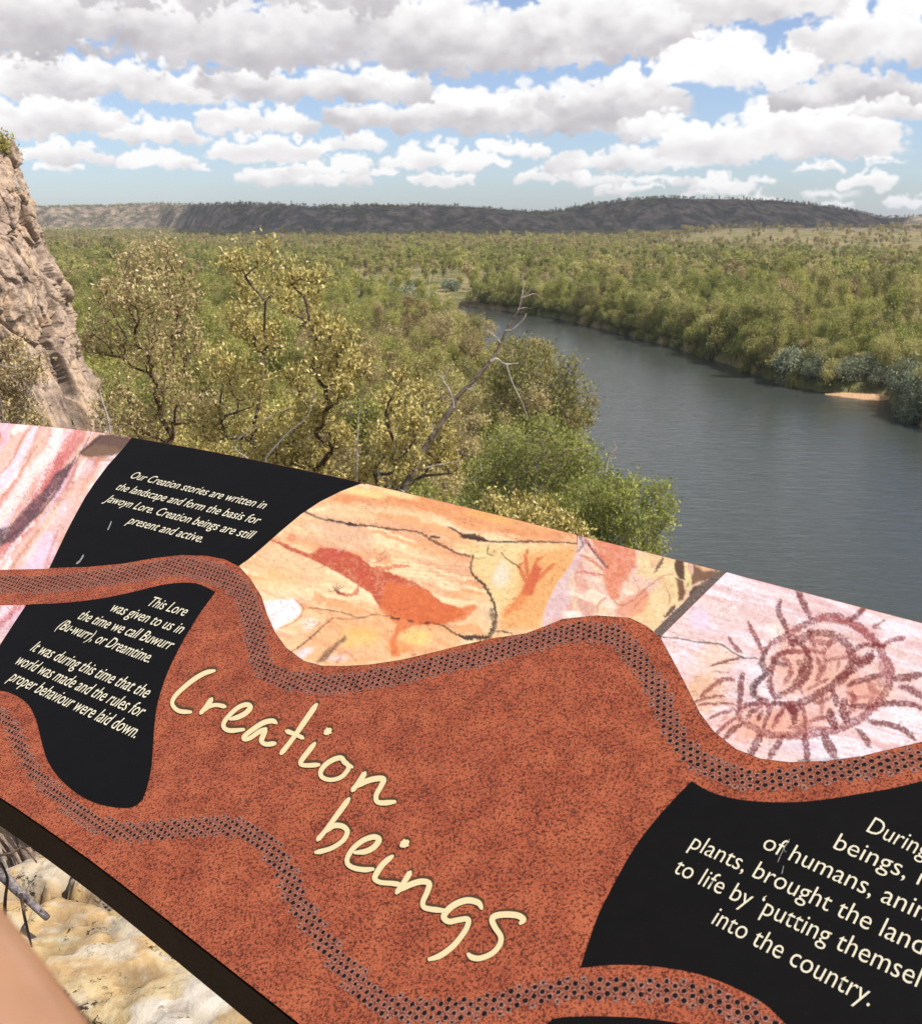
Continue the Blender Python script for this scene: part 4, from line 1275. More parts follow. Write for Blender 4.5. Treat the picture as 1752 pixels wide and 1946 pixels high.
def art_left():
    c = Canvas(-80, 780, 262, 1240, 2.0)
    c.fill((236, 196, 178))
    A = -1.05
    c.streak(A, 16, (238, 206, 176), .8, .42, .62, 1); c.streak(A, 13, (205, 120, 118), .75, .5, .68, 2); c.streak(A, 20, (252, 238, 232), .9, .52, .66, 3)
    c.streak(A, 10, (222, 150, 130), .5, .5, .7, 4); c.streak(A, 14, (238, 214, 232), .6, .55, .7, 6)
    c.line([(108, 800), (100, 850), (60, 900), (20, 960), (-40, 1040)], 22, (250, 240, 232), .85, .6, 0, 6)
    c.line([(150, 815), (120, 865), (100, 900), (70, 960), (30, 1010), (-10, 1060)], 20, (214, 112, 118), .7, .8, .2, 6)
    c.line([(115, 865), (108, 895), (85, 935)], 16, (202, 100, 96), .6, .8, .3, 4)
    c.line([(145, 868), (128, 895), (110, 930), (80, 970), (45, 1000), (-10, 1045)], 4, (90, 55, 60), .8, .5)
    c.poly([(135, 880), (128, 905), (95, 945), (70, 980), (45, 1010), (25, 1030), (-20, 1040), (-20, 1010), (20, 1000), (50, 965), (85, 930), (105, 900)], (86, 66, 72), .92, 3, .25)
    c.line([(60, 812), (45, 830), (20, 880), (0, 900)], 3, (190, 130, 110), .6); c.line([(172, 825), (160, 850), (148, 872), (100, 935)], 2.5, (130, 80, 80), .8)
    c.blob(120, 1030, 70, 110, (232, 178, 150), .6, .6); c.blob(70, 1075, 50, 30, (236, 208, 226), .8, -.7); c.blob(85, 1040, 25, 45, (238, 216, 238), .7, .5)
    c.blob(150, 935, 25, 60, (236, 190, 160), .7, .5); c.blob(165, 890, 22, 14, (240, 210, 205), .7)
    c.line([(75, 1005), (50, 1040), (20, 1080)], 6, (205, 140, 110), .6, .7, 0, 3); c.line([(110, 1010), (95, 1050), (85, 1080)], 5, (212, 140, 130), .6, .7, 0, 3)
    c.poly([(150, 862), (190, 825), (260, 832), (244, 850), (215, 866), (190, 866), (165, 870)], (104, 78, 62), 1, 1.5); c.poly([(150, 862), (175, 845), (215, 848), (236, 856), (200, 872), (180, 868)], (140, 108, 80), .6, 3)
    c.line([(160, 868), (190, 875), (215, 872)], 5, (190, 140, 90), .6, .5, 0, 2); c.line([(150, 863), (195, 827)], 4, (80, 55, 42), .8)
    c.blob(30, 1180, 60, 20, (225, 190, 200), .8, -.8); c.line([(-10, 1195), (30, 1160), (50, 1150)], 10, (205, 110, 110), .7, .7, 0, 4)
    up = [(x, float(top_y(x)) + .1) for x in (-70, -30, 0, 50, 97, 150, 194, 225, 250)] + ub_left[1:] + [p for p in UU if -70 < p[0] < 94][::-1] + [(-70, 1083)]
    c.build('art_print', up, 'pink and cream rock photograph on the left end')
    c.build('art_print', [(-70, 1148), (0, 1151), (51, 1150), (30, 1180), (0, 1226), (-60, 1308)], 'sliver of pink rock photograph below the dotted band')
art_left()

def art_lizard():
    c = Canvas(440, 905, 1110, 1275, 2.0)
    q = lambda l: crop(l, 400, 880, 2.503)
    c.fill((244, 206, 156))
    c.streak(.22, 20, (234, 156, 96), .6, .45, .62, 11); c.streak(.22, 16, (252, 228, 180), .9, .46, .62, 12); c.streak(.3, 12, (226, 160, 130), .5, .52, .7, 13)
    c.blob(560, 1060, 80, 40, (240, 208, 160), .8, .3); c.blob(520, 1100, 60, 30, (244, 196, 130), .6); c.blob(650, 1010, 90, 30, (232, 186, 150), .8, .2)
    c.poly(q([(450, 225), (520, 190), (700, 190), (900, 215), (1100, 250), (1200, 320), (1740, 370), (1740, 330), (1400, 250), (1150, 170), (950, 150), (800, 120), (600, 160)]), (230, 144, 82), .65, 8)
    c.blob(*q([(720, 140)])[0], 55, 12, (252, 224, 150), .9, .2); c.blob(*q([(900, 150)])[0], 50, 10, (252, 226, 160), .8, .25); c.blob(*q([(1330, 260)])[0], 70, 10, (244, 190, 110), .7, .25)
    c.poly(q([(1150, 385), (1420, 390), (1730, 395), (1720, 470), (1640, 640), (1560, 780), (1400, 790), (1360, 690), (1300, 580), (1240, 500), (1250, 440)]), (240, 214, 150), .85, 8)
    c.poly(q([(1480, 430), (1720, 400), (1730, 480), (1600, 700), (1560, 790), (1380, 800), (1380, 720), (1460, 620)]), (236, 160, 90), .7, 12)
    c.blob(*q([(1380, 540)])[0], 24, 34, (238, 230, 206), .8); c.blob(*q([(1320, 720)])[0], 16, 26, (228, 200, 160), .8)
    c.poly(q([(560, 700), (780, 730), (900, 740), (1060, 765), (1200, 830), (1180, 890), (900, 950), (650, 965), (500, 960), (400, 890), (480, 800)]), (240, 176, 120), .6, 10)
    c.blob(*q([(720, 830)])[0], 50, 30, (250, 206, 120), .7); c.blob(*q([(980, 830)])[0], 40, 24, (250, 216, 130), .8); c.blob(*q([(900, 880)])[0], 40, 14, (236, 150, 80), .7)
    # big lizard figure, fading from red to orange
    c.poly(q([(285, 365), (330, 375), (400, 405), (470, 435), (520, 408), (600, 405), (700, 438), (770, 495), (850, 520), (960, 560), (1040, 610), (1100, 665), (1190, 690), (1215, 720), (1120, 765), (1000, 770), (930, 745), (860, 715), (800, 680), (765, 625), (700, 580), (620, 530), (540, 490), (450, 445), (350, 405)]), (196, 80, 50), .95, 2, .2)
    c.poly(q([(840, 560), (1040, 610), (1100, 665), (1190, 690), (1250, 672), (1275, 680), (1215, 745), (1100, 770), (960, 775), (900, 810), (880, 860), (905, 920), (860, 925), (855, 850), (885, 770), (800, 690)]), (224, 118, 62), .8, 3)
    c.blob(*q([(580, 440)])[0], 42, 16, (206, 92, 72), .6, .35); c.blob(*q([(740, 555)])[0], 34, 20, (210, 92, 60), .6, .6)
    c.line(q([(760, 500), (830, 502), (880, 492), (940, 492)]), 6.5, (216, 112, 74), .85, .5, .2); c.line(q([(705, 585), (690, 620), (650, 630), (600, 615)]), 6.5, (212, 104, 74), .85, .5, .2)
    for k in range(5): c.line(q([(800, 470), (800 + k * 14 - 10, 445), (820 + k * 8, 410 + 9 * abs(k - 2))]), 1.8, (196, 120, 90), .75, .3)
    c.line(q([(770, 470), (800, 475), (840, 440)]), 3, (210, 140, 110), .7)
    for k in range(5): c.line(q([(640, 628), (600, 612), (560 + k * 20, 575 + 7 * abs(k - 2) + (20 if k == 0 else 0))]), 1.8, (130, 70, 50), .8, .3)
    c.blob(*q([(385, 355)])[0], 12, 14, (222, 128, 88), .6); c.blob(*q([(300, 370)])[0], 9, 4, (206, 110, 80), .6)
    for k in range(8): c.line(q([(600 + k * 12, 430 - k % 3 * 6), (625 + k * 12, 370 + k % 2 * 16)]), 1.2, (236, 200, 180), .6)
    # red hand print
    c.poly(q([(1500, 560), (1540, 480), (1580, 500), (1560, 560), (1530, 630), (1475, 630)]), (206, 88, 54), .85, 4)
    for e in ([(1515, 560), (1500, 480), (1505, 410)], [(1545, 520), (1550, 470), (1575, 450)], [(1560, 560), (1600, 510), (1640, 480)], [(1500, 570), (1470, 500), (1480, 480)]): c.line(q(e), 7, (214, 110, 66), .8, .4)
    c.line(q([(1500, 620), (1450, 680), (1400, 720)]), 14, (228, 130, 68), .7, .6, 0, 5)
    c.line(q([(1380, 425), (1420, 465), (1480, 500)]), 2, (96, 66, 44), .9)
    # white patch
    c.poly(q([(255, 660), (330, 650), (400, 648), (430, 680), (425, 720), (380, 750), (330, 780), (310, 800), (280, 740)]), (252, 246, 246), 1, 4); c.line(q([(400, 650), (440, 690), (420, 740), (330, 790)]), 3, (206, 140, 90), .8)
    c.blob(*q([(470, 770)])[0], 24, 14, (246, 230, 216), .8, -.5); c.blob(*q([(450, 900)])[0], 26, 12, (248, 232, 232), .9, -.4); c.blob(*q([(600, 930)])[0], 26, 10, (240, 214, 206), .8)
    c.poly(q([(500, 955), (535, 905), (580, 870), (640, 820), (650, 840), (590, 890), (545, 945)]), (112, 74, 62), .85, 3, .3); c.line(q([(600, 960), (640, 900), (690, 940)]), 4, (220, 150, 130), .7)
    K = (58, 38, 26)
    c.line(q([(430, 225), (520, 262), (640, 288), (690, 296)]), 3.2, K, .85, .7); c.line(q([(560, 268), (680, 292), (760, 300), (880, 318), (960, 324), (1010, 336)]), 3, K, .9, .7)
    c.line(q([(650, 288), (700, 298)]), 5.5, K, .9); c.line(q([(1000, 332), (1060, 372), (1130, 405), (1190, 435), (1250, 440)]), 4, (110, 72, 44), .85, .8); c.line(q([(1045, 352), (1095, 354)]), 4, K, .9)
    c.line(q([(1130, 305), (1165, 320), (1200, 345), (1260, 360), (1330, 374), (1420, 376), (1520, 374), (1640, 376), (1745, 384)]), 3, K, .9, .5); c.line(q([(1200, 350), (1250, 352), (1310, 368)]), 9, (70, 46, 30), .95, .5)
    c.line(q([(1190, 330), (1192, 355)]), 3, K, .8); c.line(q([(1325, 390), (1320, 430), (1342, 445)]), 2.4, K, .8)
    c.line(q([(1250, 445), (1238, 510), (1265, 550), (1300, 580), (1330, 630), (1352, 680), (1358, 740), (1340, 790), (1320, 830)]), 4.5, (66, 46, 32), .92, .8); c.line(q([(1340, 700), (1350, 780), (1325, 825)]), 9, (110, 88, 66), .8, .8, .3)
    c.line(q([(1180, 822), (1220, 832), (1270, 830), (1325, 832)]), 7, (58, 40, 30), .95, .6); c.line(q([(1345, 800), (1400, 804), (1440, 815)]), 2.4, K, .8)
    c.line(q([(1060, 765), (1110, 778), (1160, 812), (1200, 830)]), 3, K, .85); c.line(q([(860, 735), (900, 742)]), 4, K, .85); c.line(q([(940, 752), (965, 754)]), 3.5, K, .85); c.line(q([(1015, 762), (1050, 764)]), 3.5, K, .85)
    c.line(q([(470, 690), (560, 700), (640, 715), (710, 738), (780, 722), (860, 730)]), 2, (120, 70, 40), .8); c.line(q([(580, 738), (520, 790), (470, 840), (430, 870), (390, 895)]), 2.6, (84, 50, 36), .85)
    c.line(q([(580, 738), (640, 742), (710, 740)]), 1.8, (120, 70, 40), .7); c.line(q([(1215, 440), (1260, 455), (1320, 450)]), 1.5, K, .6)
    for k in range(26):
        x = 900 + 13 * k; y = 470 + (k * 37) % 90; c.line(q([(x - 60, y - 5), (x + 30, y + 4)]), 1.0, (190, 110, 70), .35)
    edge = [(x, float(top_y(x)) + .1) for x in (700, 760, 820, 880, 940, 1000, 1060, 1096)]
    rb = crop([(545, 190), (490, 300), (400, 420), (330, 550), (290, 660), (275, 770)], 960, 1000, 3.982)
    low = [p for p in UU if 455 < p[0] < 1028][::-1]
    c.build('art_print', [(454, 1076)] + ub_right[1:] + edge + rb + low, 'orange sandstone photograph with a red lizard figure')
    return rb
art_rb = art_lizard()

def art_hands():
    c = Canvas(1024, 1008, 1385, 1216, 2.0)
    q = lambda l: crop(l, 960, 1000, 3.982)
    c.fill((232, 196, 176))
    c.streak(.9, 18, (240, 214, 170), .7, .45, .65, 21); c.streak(1.2, 14, (216, 150, 140), .6, .5, .7, 22); c.streak(.3, 12, (248, 236, 210), .7, .52, .7, 23)
    c.poly(q([(560, 70), (620, 100), (560, 260), (480, 420), (500, 560), (420, 690), (280, 760), (300, 640), (400, 420), (500, 280)]), (226, 196, 196), .8, 6)
    c.blob(*q([(500, 670)])[0], 26, 12, (244, 240, 226), .9)
    c.poly(q([(1000, 200), (1300, 240), (1420, 400), (1350, 560), (1250, 650), (1150, 800), (1080, 760), (900, 700), (1180, 420), (1000, 380)]), (240, 214, 150), .7, 8)
    c.poly(q([(640, 90), (980, 170), (1000, 260), (960, 340), (900, 420), (850, 560), (800, 560), (740, 420), (750, 300), (700, 200)]), (224, 128, 92), .85, 4, .15)
    c.poly(q([(840, 590), (1000, 500), (1060, 470), (1100, 520), (1060, 640), (960, 690), (840, 680)]), (230, 146, 112), .75, 5, .1)
    c.line(q([(760, 540), (700, 600), (700, 660)]), 4, (220, 138, 110), .7); c.line(q([(800, 540), (860, 600), (940, 580), (1060, 480), (1190, 380), (1270, 372)]), 2, (170, 104, 80), .7)
    for e in ([(600, 90), (680, 200), (740, 240)], [(640, 150), (690, 190)], [(540, 350), (640, 355), (740, 372)], [(570, 220), (640, 250), (740, 330)]): c.line(q(e), 5, (206, 104, 92), .7, .6, .3)
    for k in range(7): c.line(q([(600 + k * 24, 110 + k * 30), (640 + k * 22, 150 + k * 28)]), 4, (120, 76, 66), .75, .8, .2)
    c.line(q([(560, 70), (590, 130), (555, 190)]), 5, (110, 96, 90), .7, .8, .4)
    c.blob(*q([(580, 480)])[0], 16, 14, (224, 150, 130), .6); c.blob(*q([(1120, 290)])[0], 12, 12, (222, 160, 130), .7); c.line(q([(1195, 250), (1170, 290), (1130, 350)]), 5, (92, 66, 50), .85, .7)
    D = (82, 56, 42)
    c.poly(q([(1290, 250), (1355, 262), (1350, 340), (1362, 410), (1310, 400), (1280, 320)]), D, .96, 2); c.poly(q([(1290, 400), (1340, 410), (1365, 500), (1350, 560), (1310, 570), (1310, 480)]), (104, 62, 44), .9, 2.5)
    c.poly(q([(1420, 280), (1500, 340), (1600, 340), (1560, 400), (1480, 420), (1370, 460), (1420, 360)]), (110, 76, 52), .9, 2.5); c.poly(q([(1430, 300), (1530, 330), (1600, 330), (1500, 350)]), (226, 178, 120), .8, 2)
    c.poly(q([(1420, 460), (1500, 440), (1560, 400), (1530, 480), (1400, 570), (1395, 500)]), (70, 52, 50), .95, 2); c.line(q([(1380, 250), (1370, 340), (1400, 400), (1390, 480)]), 5, (240, 226, 160), .8)
    c.line(q([(1280, 610), (1250, 650), (1215, 680)]), 7, D, .9, .6); c.line(q([(1210, 440), (1240, 520), (1240, 600)]), 1.6, (150, 120, 80), .7); c.line(q([(1620, 330), (1500, 440), (1380, 580), (1150, 800)]), 9, (116, 94, 70), .8, .7, .2)
    for k in range(9): c.line(q([(960 + k * 14, 640 - k * 14), (985 + k * 14, 600 - k * 14)]), 1.0, (206, 110, 90), .6)
    edge = [(x, float(top_y(x)) + .1) for x in (1160, 1230, 1300, 1375)]
    low = [p for p in UU if 1030 < p[0] < 1252][::-1]
    c.build('art_print', [(1097.5, 1018)] + edge + [(1379, 1087), (1252, 1209)] + low + art_rb[::-1], 'pale rock photograph with salmon figures and dark hollows')
art_hands()

def art_spiral():
    c = Canvas(1246, 1080, 1890, 1456, 2.0)
    q = lambda l: crop(l, 1250, 1080, 3.49)
    c.fill((240, 216, 210))
    c.streak(.28, 16, (246, 236, 240), .9, .42, .62, 31); c.streak(.28, 12, (226, 186, 178), .6, .5, .7, 32); c.streak(.24, 5, (222, 180, 184), .45, .52, .68, 33, 16)
    c.blob(*q([(300, 820)])[0], 60, 55, (236, 188, 136), .65, .5); c.blob(*q([(400, 600)])[0], 60, 40, (240, 208, 178), .7); c.blob(*q([(1000, 650)])[0], 110, 90, (238, 196, 172), .8); c.blob(*q([(700, 1050)])[0], 130, 40, (238, 178, 148), .75)
    c.blob(*q([(1600, 420)])[0], 40, 30, (250, 240, 246), .8); c.blob(*q([(1640, 980)])[0], 50, 20, (252, 246, 250), .9, .3); c.blob(*q([(650, 680)])[0], 20, 22, (244, 238, 246), .85); c.blob(*q([(280, 330)])[0], 30, 30, (234, 214, 236), .7); c.blob(*q([(1420, 830)])[0], 60, 40, (240, 200, 160), .6)
    c.blob(*q([(780, 420)])[0], 22, 26, (248, 240, 224), .8); c.blob(*q([(1200, 740)])[0], 30, 12, (244, 210, 180), .8); c.blob(*q([(960, 1190)])[0], 60, 12, (226, 200, 212), .7)
    Rd = (122, 48, 48); R2 = (146, 66, 66); R3 = (170, 90, 86)
    c.blob(*q([(1080, 700)])[0], 150, 100, (232, 176, 154), .6, .2); c.blob(*q([(1060, 520)])[0], 120, 40, (228, 176, 166), .5, .2); c.blob(*q([(850, 1000)])[0], 110, 40, (230, 164, 138), .6); c.blob(*q([(1350, 850)])[0], 60, 50, (228, 160, 140), .5); c.blob(*q([(1360, 420)])[0], 50, 26, (222, 160, 160), .5, .5)
    Ls = [([(700, 560), (760, 500), (860, 450), (960, 380), (1060, 340), (1150, 318), (1260, 350), (1370, 420), (1450, 500), (1510, 600), (1545, 700), (1520, 800), (1460, 900), (1370, 980), (1270, 1040), (1150, 1080), (1000, 1110), (860, 1115), (720, 1100), (620, 1050), (545, 1000), (540, 950), (600, 900)], 11, R2, .75),
          ([(720, 550), (690, 620), (715, 700), (640, 770), (635, 840), (680, 870)], 9, (104, 60, 62), .75), ([(745, 690), (680, 740), (640, 800), (650, 850)], 7, (92, 56, 60), .7),
          ([(870, 470), (900, 540), (850, 560), (790, 590), (750, 680), (745, 780), (780, 850), (860, 820), (960, 760), (1000, 700), (1010, 600), (960, 520), (900, 480)], 8, Rd, .8),
          ([(1000, 420), (1060, 430), (1150, 440), (1230, 480), (1280, 560), (1280, 640), (1240, 720), (1160, 780), (1060, 840), (960, 890), (860, 910), (770, 890)], 11, Rd, .75),
          ([(760, 900), (840, 900), (900, 950), (960, 900)], 8, Rd, .8), ([(750, 600), (820, 560), (900, 560), (1010, 550), (1090, 560), (1150, 500)], 6, R2, .7),
          ([(1280, 560), (1340, 520), (1420, 510), (1500, 520)], 7, Rd, .8), ([(1180, 740), (1260, 690), (1340, 640), (1430, 590)], 11, Rd, .8), ([(1260, 780), (1360, 740), (1450, 720), (1540, 690)], 8, Rd, .8),
          ([(940, 900), (970, 960), (980, 1050), (990, 1110)], 6, R2, .75), ([(870, 900), (900, 960), (910, 1030)], 11, Rd, .8), ([(1090, 860), (1090, 950), (1080, 1000)], 6, R2, .6), ([(1150, 800), (1180, 860), (1180, 910)], 8, Rd, .8),
          ([(1140, 950), (1150, 1000), (1180, 1060)], 12, Rd, .85), ([(1240, 880), (1230, 950), (1260, 1020)], 12, Rd, .85), ([(1000, 1020), (1060, 1000), (1120, 990)], 6, R2, .7), ([(580, 920), (650, 900), (700, 880), (740, 940), (700, 1050)], 8, Rd, .8),
          ([(700, 950), (660, 1010)], 7, Rd, .8), ([(630, 940), (590, 1000)], 7, Rd, .8), ([(820, 950), (760, 1060)], 6, R2, .7), ([(860, 1060), (940, 1050), (1010, 1040)], 5, R2, .6), ([(920, 750), (960, 830)], 5, R2, .6), ([(1100, 620), (1180, 600), (1260, 590)], 5, R2, .6),
          ([(1000, 560), (980, 640), (940, 700)], 9, Rd, .7), ([(1200, 600), (1190, 690)], 4, R2, .6), ([(760, 620), (860, 650)], 6, (110, 60, 70), .7), ([(1010, 430), (1040, 520)], 8, R2, .7), ([(1250, 820), (1330, 860), (1400, 850)], 5, R3, .6), ([(1100, 560), (1110, 650), (1080, 700)], 6, R2, .6)]
    Ls += [([(1060, 340), (1200, 345), (1330, 400), (1420, 480)], 9, R3, .7), ([(800, 580), (870, 640), (880, 700), (840, 760)], 7, R2, .7), ([(880, 500), (960, 470), (1000, 430)], 12, Rd, .7), ([(930, 620), (960, 660), (950, 720), (900, 770)], 10, Rd, .7),
           ([(1050, 480), (1120, 500), (1180, 480)], 8, R2, .7), ([(1060, 600), (1080, 680), (1050, 740)], 7, R2, .7), ([(1000, 800), (1080, 760), (1130, 740)], 5, R2, .7), ([(1300, 620), (1380, 600), (1420, 560)], 11, Rd, .75), ([(1290, 830), (1300, 900), (1270, 960)], 9, R2, .7),
           ([(1400, 760), (1440, 840), (1400, 930)], 12, R3, .6), ([(1480, 560), (1500, 680), (1480, 780)], 14, R3, .5), ([(640, 960), (700, 900), (760, 920)], 6, R2, .7), ([(780, 1000), (820, 960), (840, 900)], 6, R2, .7), ([(900, 1080), (1000, 1070), (1140, 1060)], 6, R2, .6), ([(1040, 900), (1100, 880), (1150, 860)], 6, R2, .7)]
    for p, w, col, a in Ls: c.line(q(p), w * 1.25, col, min(1, a * 1.1), .4, .4, 1.8)
    Rays = [([(925, 155), (970, 240), (1020, 340)], 9), ([(812, 215), (800, 290), (840, 370), (865, 430)], 8), ([(1365, 270), (1320, 320), (1280, 350)], 9), ([(1635, 465), (1560, 480), (1490, 520)], 7), ([(600, 360), (640, 440), (690, 545)], 7), ([(470, 460), (510, 520), (555, 560)], 6), ([(1500, 350), (1430, 390), (1470, 400)], 4),
            ([(1752, 710), (1650, 725), (1560, 735)], 11), ([(1760, 870), (1690, 810), (1610, 790)], 10), ([(1760, 940), (1680, 905), (1520, 900), (1400, 915), (1280, 915)], 9), ([(1700, 1140), (1640, 1080), (1540, 1040), (1400, 1020)], 9), ([(1410, 1190), (1370, 1120), (1320, 1070)], 8),
            ([(1180, 1250), (1130, 1170), (1100, 1100)], 14), ([(990, 1270), (985, 1190), (970, 1120)], 10), ([(740, 1260), (780, 1190), (830, 1120)], 10), ([(600, 1260), (640, 1190), (680, 1110)], 11), ([(430, 1150), (490, 1080), (550, 1040)], 8), ([(380, 1110), (440, 1050), (510, 1000)], 6), ([(340, 1000), (430, 960), (520, 940)], 5), ([(270, 910), (360, 900), (500, 900)], 4), ([(250, 890), (330, 860), (440, 850)], 5),
            ([(290, 850), (370, 780), (440, 740), (500, 740)], 7), ([(350, 650), (440, 620), (540, 600)], 4), ([(360, 690), (470, 690)], 2), ([(560, 700), (550, 800), (540, 950)], 9)]
    for p, w in Rays: c.line(q(p), w * 1.15, R2 if w < 8 else Rd, .88, .4, .35, 1.8)
    c.line(q([(10, 458), (130, 465), (250, 490), (380, 500), (460, 530), (550, 590), (640, 598), (700, 610)]), 2.2, (72, 50, 50), .9, .4); c.line(q([(550, 590), (450, 625), (340, 650)]), 1.8, (110, 66, 50), .8)
    for k in range(24): c.line(q([(260 + (k * 53) % 260, 720 + (k * 97) % 330), (300 + (k * 53) % 260, 712 + (k * 97) % 330)]), 1.6, (176, 100, 70), .6)
    c.blob(*q([(1180, 1270)])[0], 90, 6, (120, 110, 116), .4); c.line(q([(930, 1280), (1010, 1275)]), 5, (90, 60, 60), .7)
    edge = [(x, float(top_y(x)) + .1) for x in (1420, 1500, 1580, 1660, 1752)] + [(1850, 1211)]
    low = [p for p in UU if p[0] > 1253][::-1]; low = [(1880, 1389)] + [p for p in low if p[0] < 1860]
    c.build('art_print', [(1380.5, 1087.8)] + edge + low + [(1255, 1211.5)], 'white and pink rock photograph with a dark red spiral painting')
art_spiral()

# ================================================================== ROCKS
def rock_material(name, cols, scale, dark=(.05, .04, .035), spots=0, bumpd=.03):
    nt = NT(name); p = nt.coord()
    a = nt.noise(p, scale, 6, .62, .6); b = nt.noise(p, scale * 5, 5, .65); k = nt.noise(p, scale * 2.2, 4, .6, 1.2)
    c = nt.ramp(a, cols)
    c = nt.mix(nt.math('MULTIPLY', nt.ramp(b, [(.40, (1, 1, 1)), (.52, (0, 0, 0))]), .35), c, (.16, .10, .07))
    if spots:
        m = nt.math('MULTIPLY', nt.ramp(k, [(.52, (0, 0, 0)), (.60, (1, 1, 1))]), nt.ramp(nt.noise(p, scale * 16, 5, .7, 1.0), [(.53, (0, 0, 0)), (.57, (1, 1, 1))]))
        c = nt.mix(nt.math('MULTIPLY', m, spots), c, dark)
    cr = attr(nt, 'crack')
    c = nt.mix(nt.math('MULTIPLY', cr.outputs['Fac'], .7), c, dark)
    nt.bsdf(c, .9, .15, nt.bump(nt.math('ADD', b, nt.math('MULTIPLY', a, .5)), .7, bumpd))
    return nt.m

def point_attr(me, name, vals):
    a = me.attributes.new(name, 'FLOAT', 'POINT'); a.data.foreach_set('value', np.asarray(vals, np.float32))

def cliff():
    D = 24.0
    sil = [(0, 262), (22, 312), (44, 368), (58, 425), (76, 480), (102, 530), (120, 580), (127, 640), (142, 690), (162, 745), (196, 815), (240, 900), (290, 1010), (420, 1250)]
    S = np.array([at(x, y, D) for x, y in sil])
    zs = np.concatenate([np.linspace(S[0, 2] + .25, -4.0, 330), np.linspace(-4.1, -27, 90)])
    xs = np.interp(-zs, -S[:, 2], S[:, 0]); xs = np.where(zs > S[0, 2], S[0, 0] - .5 * (zs - S[0, 2]) / .25 * 1.2, xs)
    xs = xs + np.where(zs < S[-1, 2], (S[-1, 2] - zs) * .35, 0)
    th = np.radians(np.concatenate([np.linspace(-150, -85, 60, endpoint=False), np.linspace(-85, 0, 330, endpoint=False), np.linspace(0, 60, 50)]))
    T, Z = np.meshgrid(th, zs); XS = np.repeat(xs[:, None], len(th), 1)
    rx, ry = 7.0, 4.5
    X = XS - rx + rx * np.cos(T); Y = D + .6 + ry * np.sin(T) * .8
    P = np.stack([X, Y, Z], -1).reshape(-1, 3)
    nrm = np.stack([np.cos(T), np.sin(T), np.zeros_like(T)], -1).reshape(-1, 3)
    # fractures: long blocks leaning down to the right, then smaller chips
    Q = P.copy(); Q[:, 0] = P[:, 0] + .42 * P[:, 2]
    W = Q + (np.stack([vnoise(Q * 1.3, 1), vnoise(Q * 1.3, 2), vnoise(Q * 1.3, 3)], -1) - .5) * .5
    f1, f2, cid = worley(W * [1.35, 1.1, .34], 5)
    g1, g2, cid2 = worley(W * [4.2, 3.4, 1.3], 15)
    e1 = 1 - sstep(0, .07, f2 - f1); e2 = 1 - sstep(0, .06, g2 - g1)
    tl = (vnoise(np.stack([cid * 91, cid * 37, cid * 53], -1), 2) - .5); fr = P * 1.0
    disp = (cid - .5) * .50 - e1 * .16 + (cid2 - .5) * .16 - e2 * .05 + (fbm(P * [7, 7, 3.5], 5, 33, .62) - .5) * .20 + np.sin(P[:, 2] * 2.1 + cid * 40) * .06 - .18
    disp = disp + (np.abs(((P[:, 0] * 3.4 + P[:, 2] * 1.2 + P[:, 1] * 2 + cid2 * 5) % 1) - .5) - .25) * .10
    crest = sstep(S[0, 2] + .3, S[0, 2] - .6, P[:, 2])
    P = P + nrm * (disp * (.35 + .65 * crest))[:, None] + np.stack([np.zeros(len(P)), np.zeros(len(P)), (cid - .5) * .12], -1)
    n, m = T.shape; idx = np.arange(n * m).reshape(n, m)
    q = np.stack([idx[:-1, :-1], idx[:-1, 1:], idx[1:, 1:], idx[1:, :-1]], -1).reshape(-1, 4)[:, ::-1]
    # top cap
    c0 = len(P); P = np.vstack([P, [[xs[0] - rx, D + .6, zs[0] + .5]]])
    me = mesh_from('rock_outcrop', P, q)
    bm = bmesh.new(); bm.from_mesh(me); bm.verts.ensure_lookup_table()
    for k in range(m - 1):
        try: bm.faces.new((bm.verts[c0], bm.verts[k], bm.verts[k + 1]))
        except Exception: pass
    bm.to_mesh(me); bm.free()
    point_attr(me, 'crack', np.append(np.clip(e1 * .8 + e2 * .5, 0, 1), 0))
    mt = rock_material('tan_sandstone', [(.28, (.16, .13, .12)), (.38, (.34, .25, .19)), (.50, (.47, .355, .275)), (.61, (.52, .37, .245)), (.74, (.38, .32, .28))], 1.3, spots=.7, bumpd=.06)
    link('rock_outcrop', me, mt, label='steep fractured tan sandstone outcrop standing at the left edge', kind='structure')
cliff()

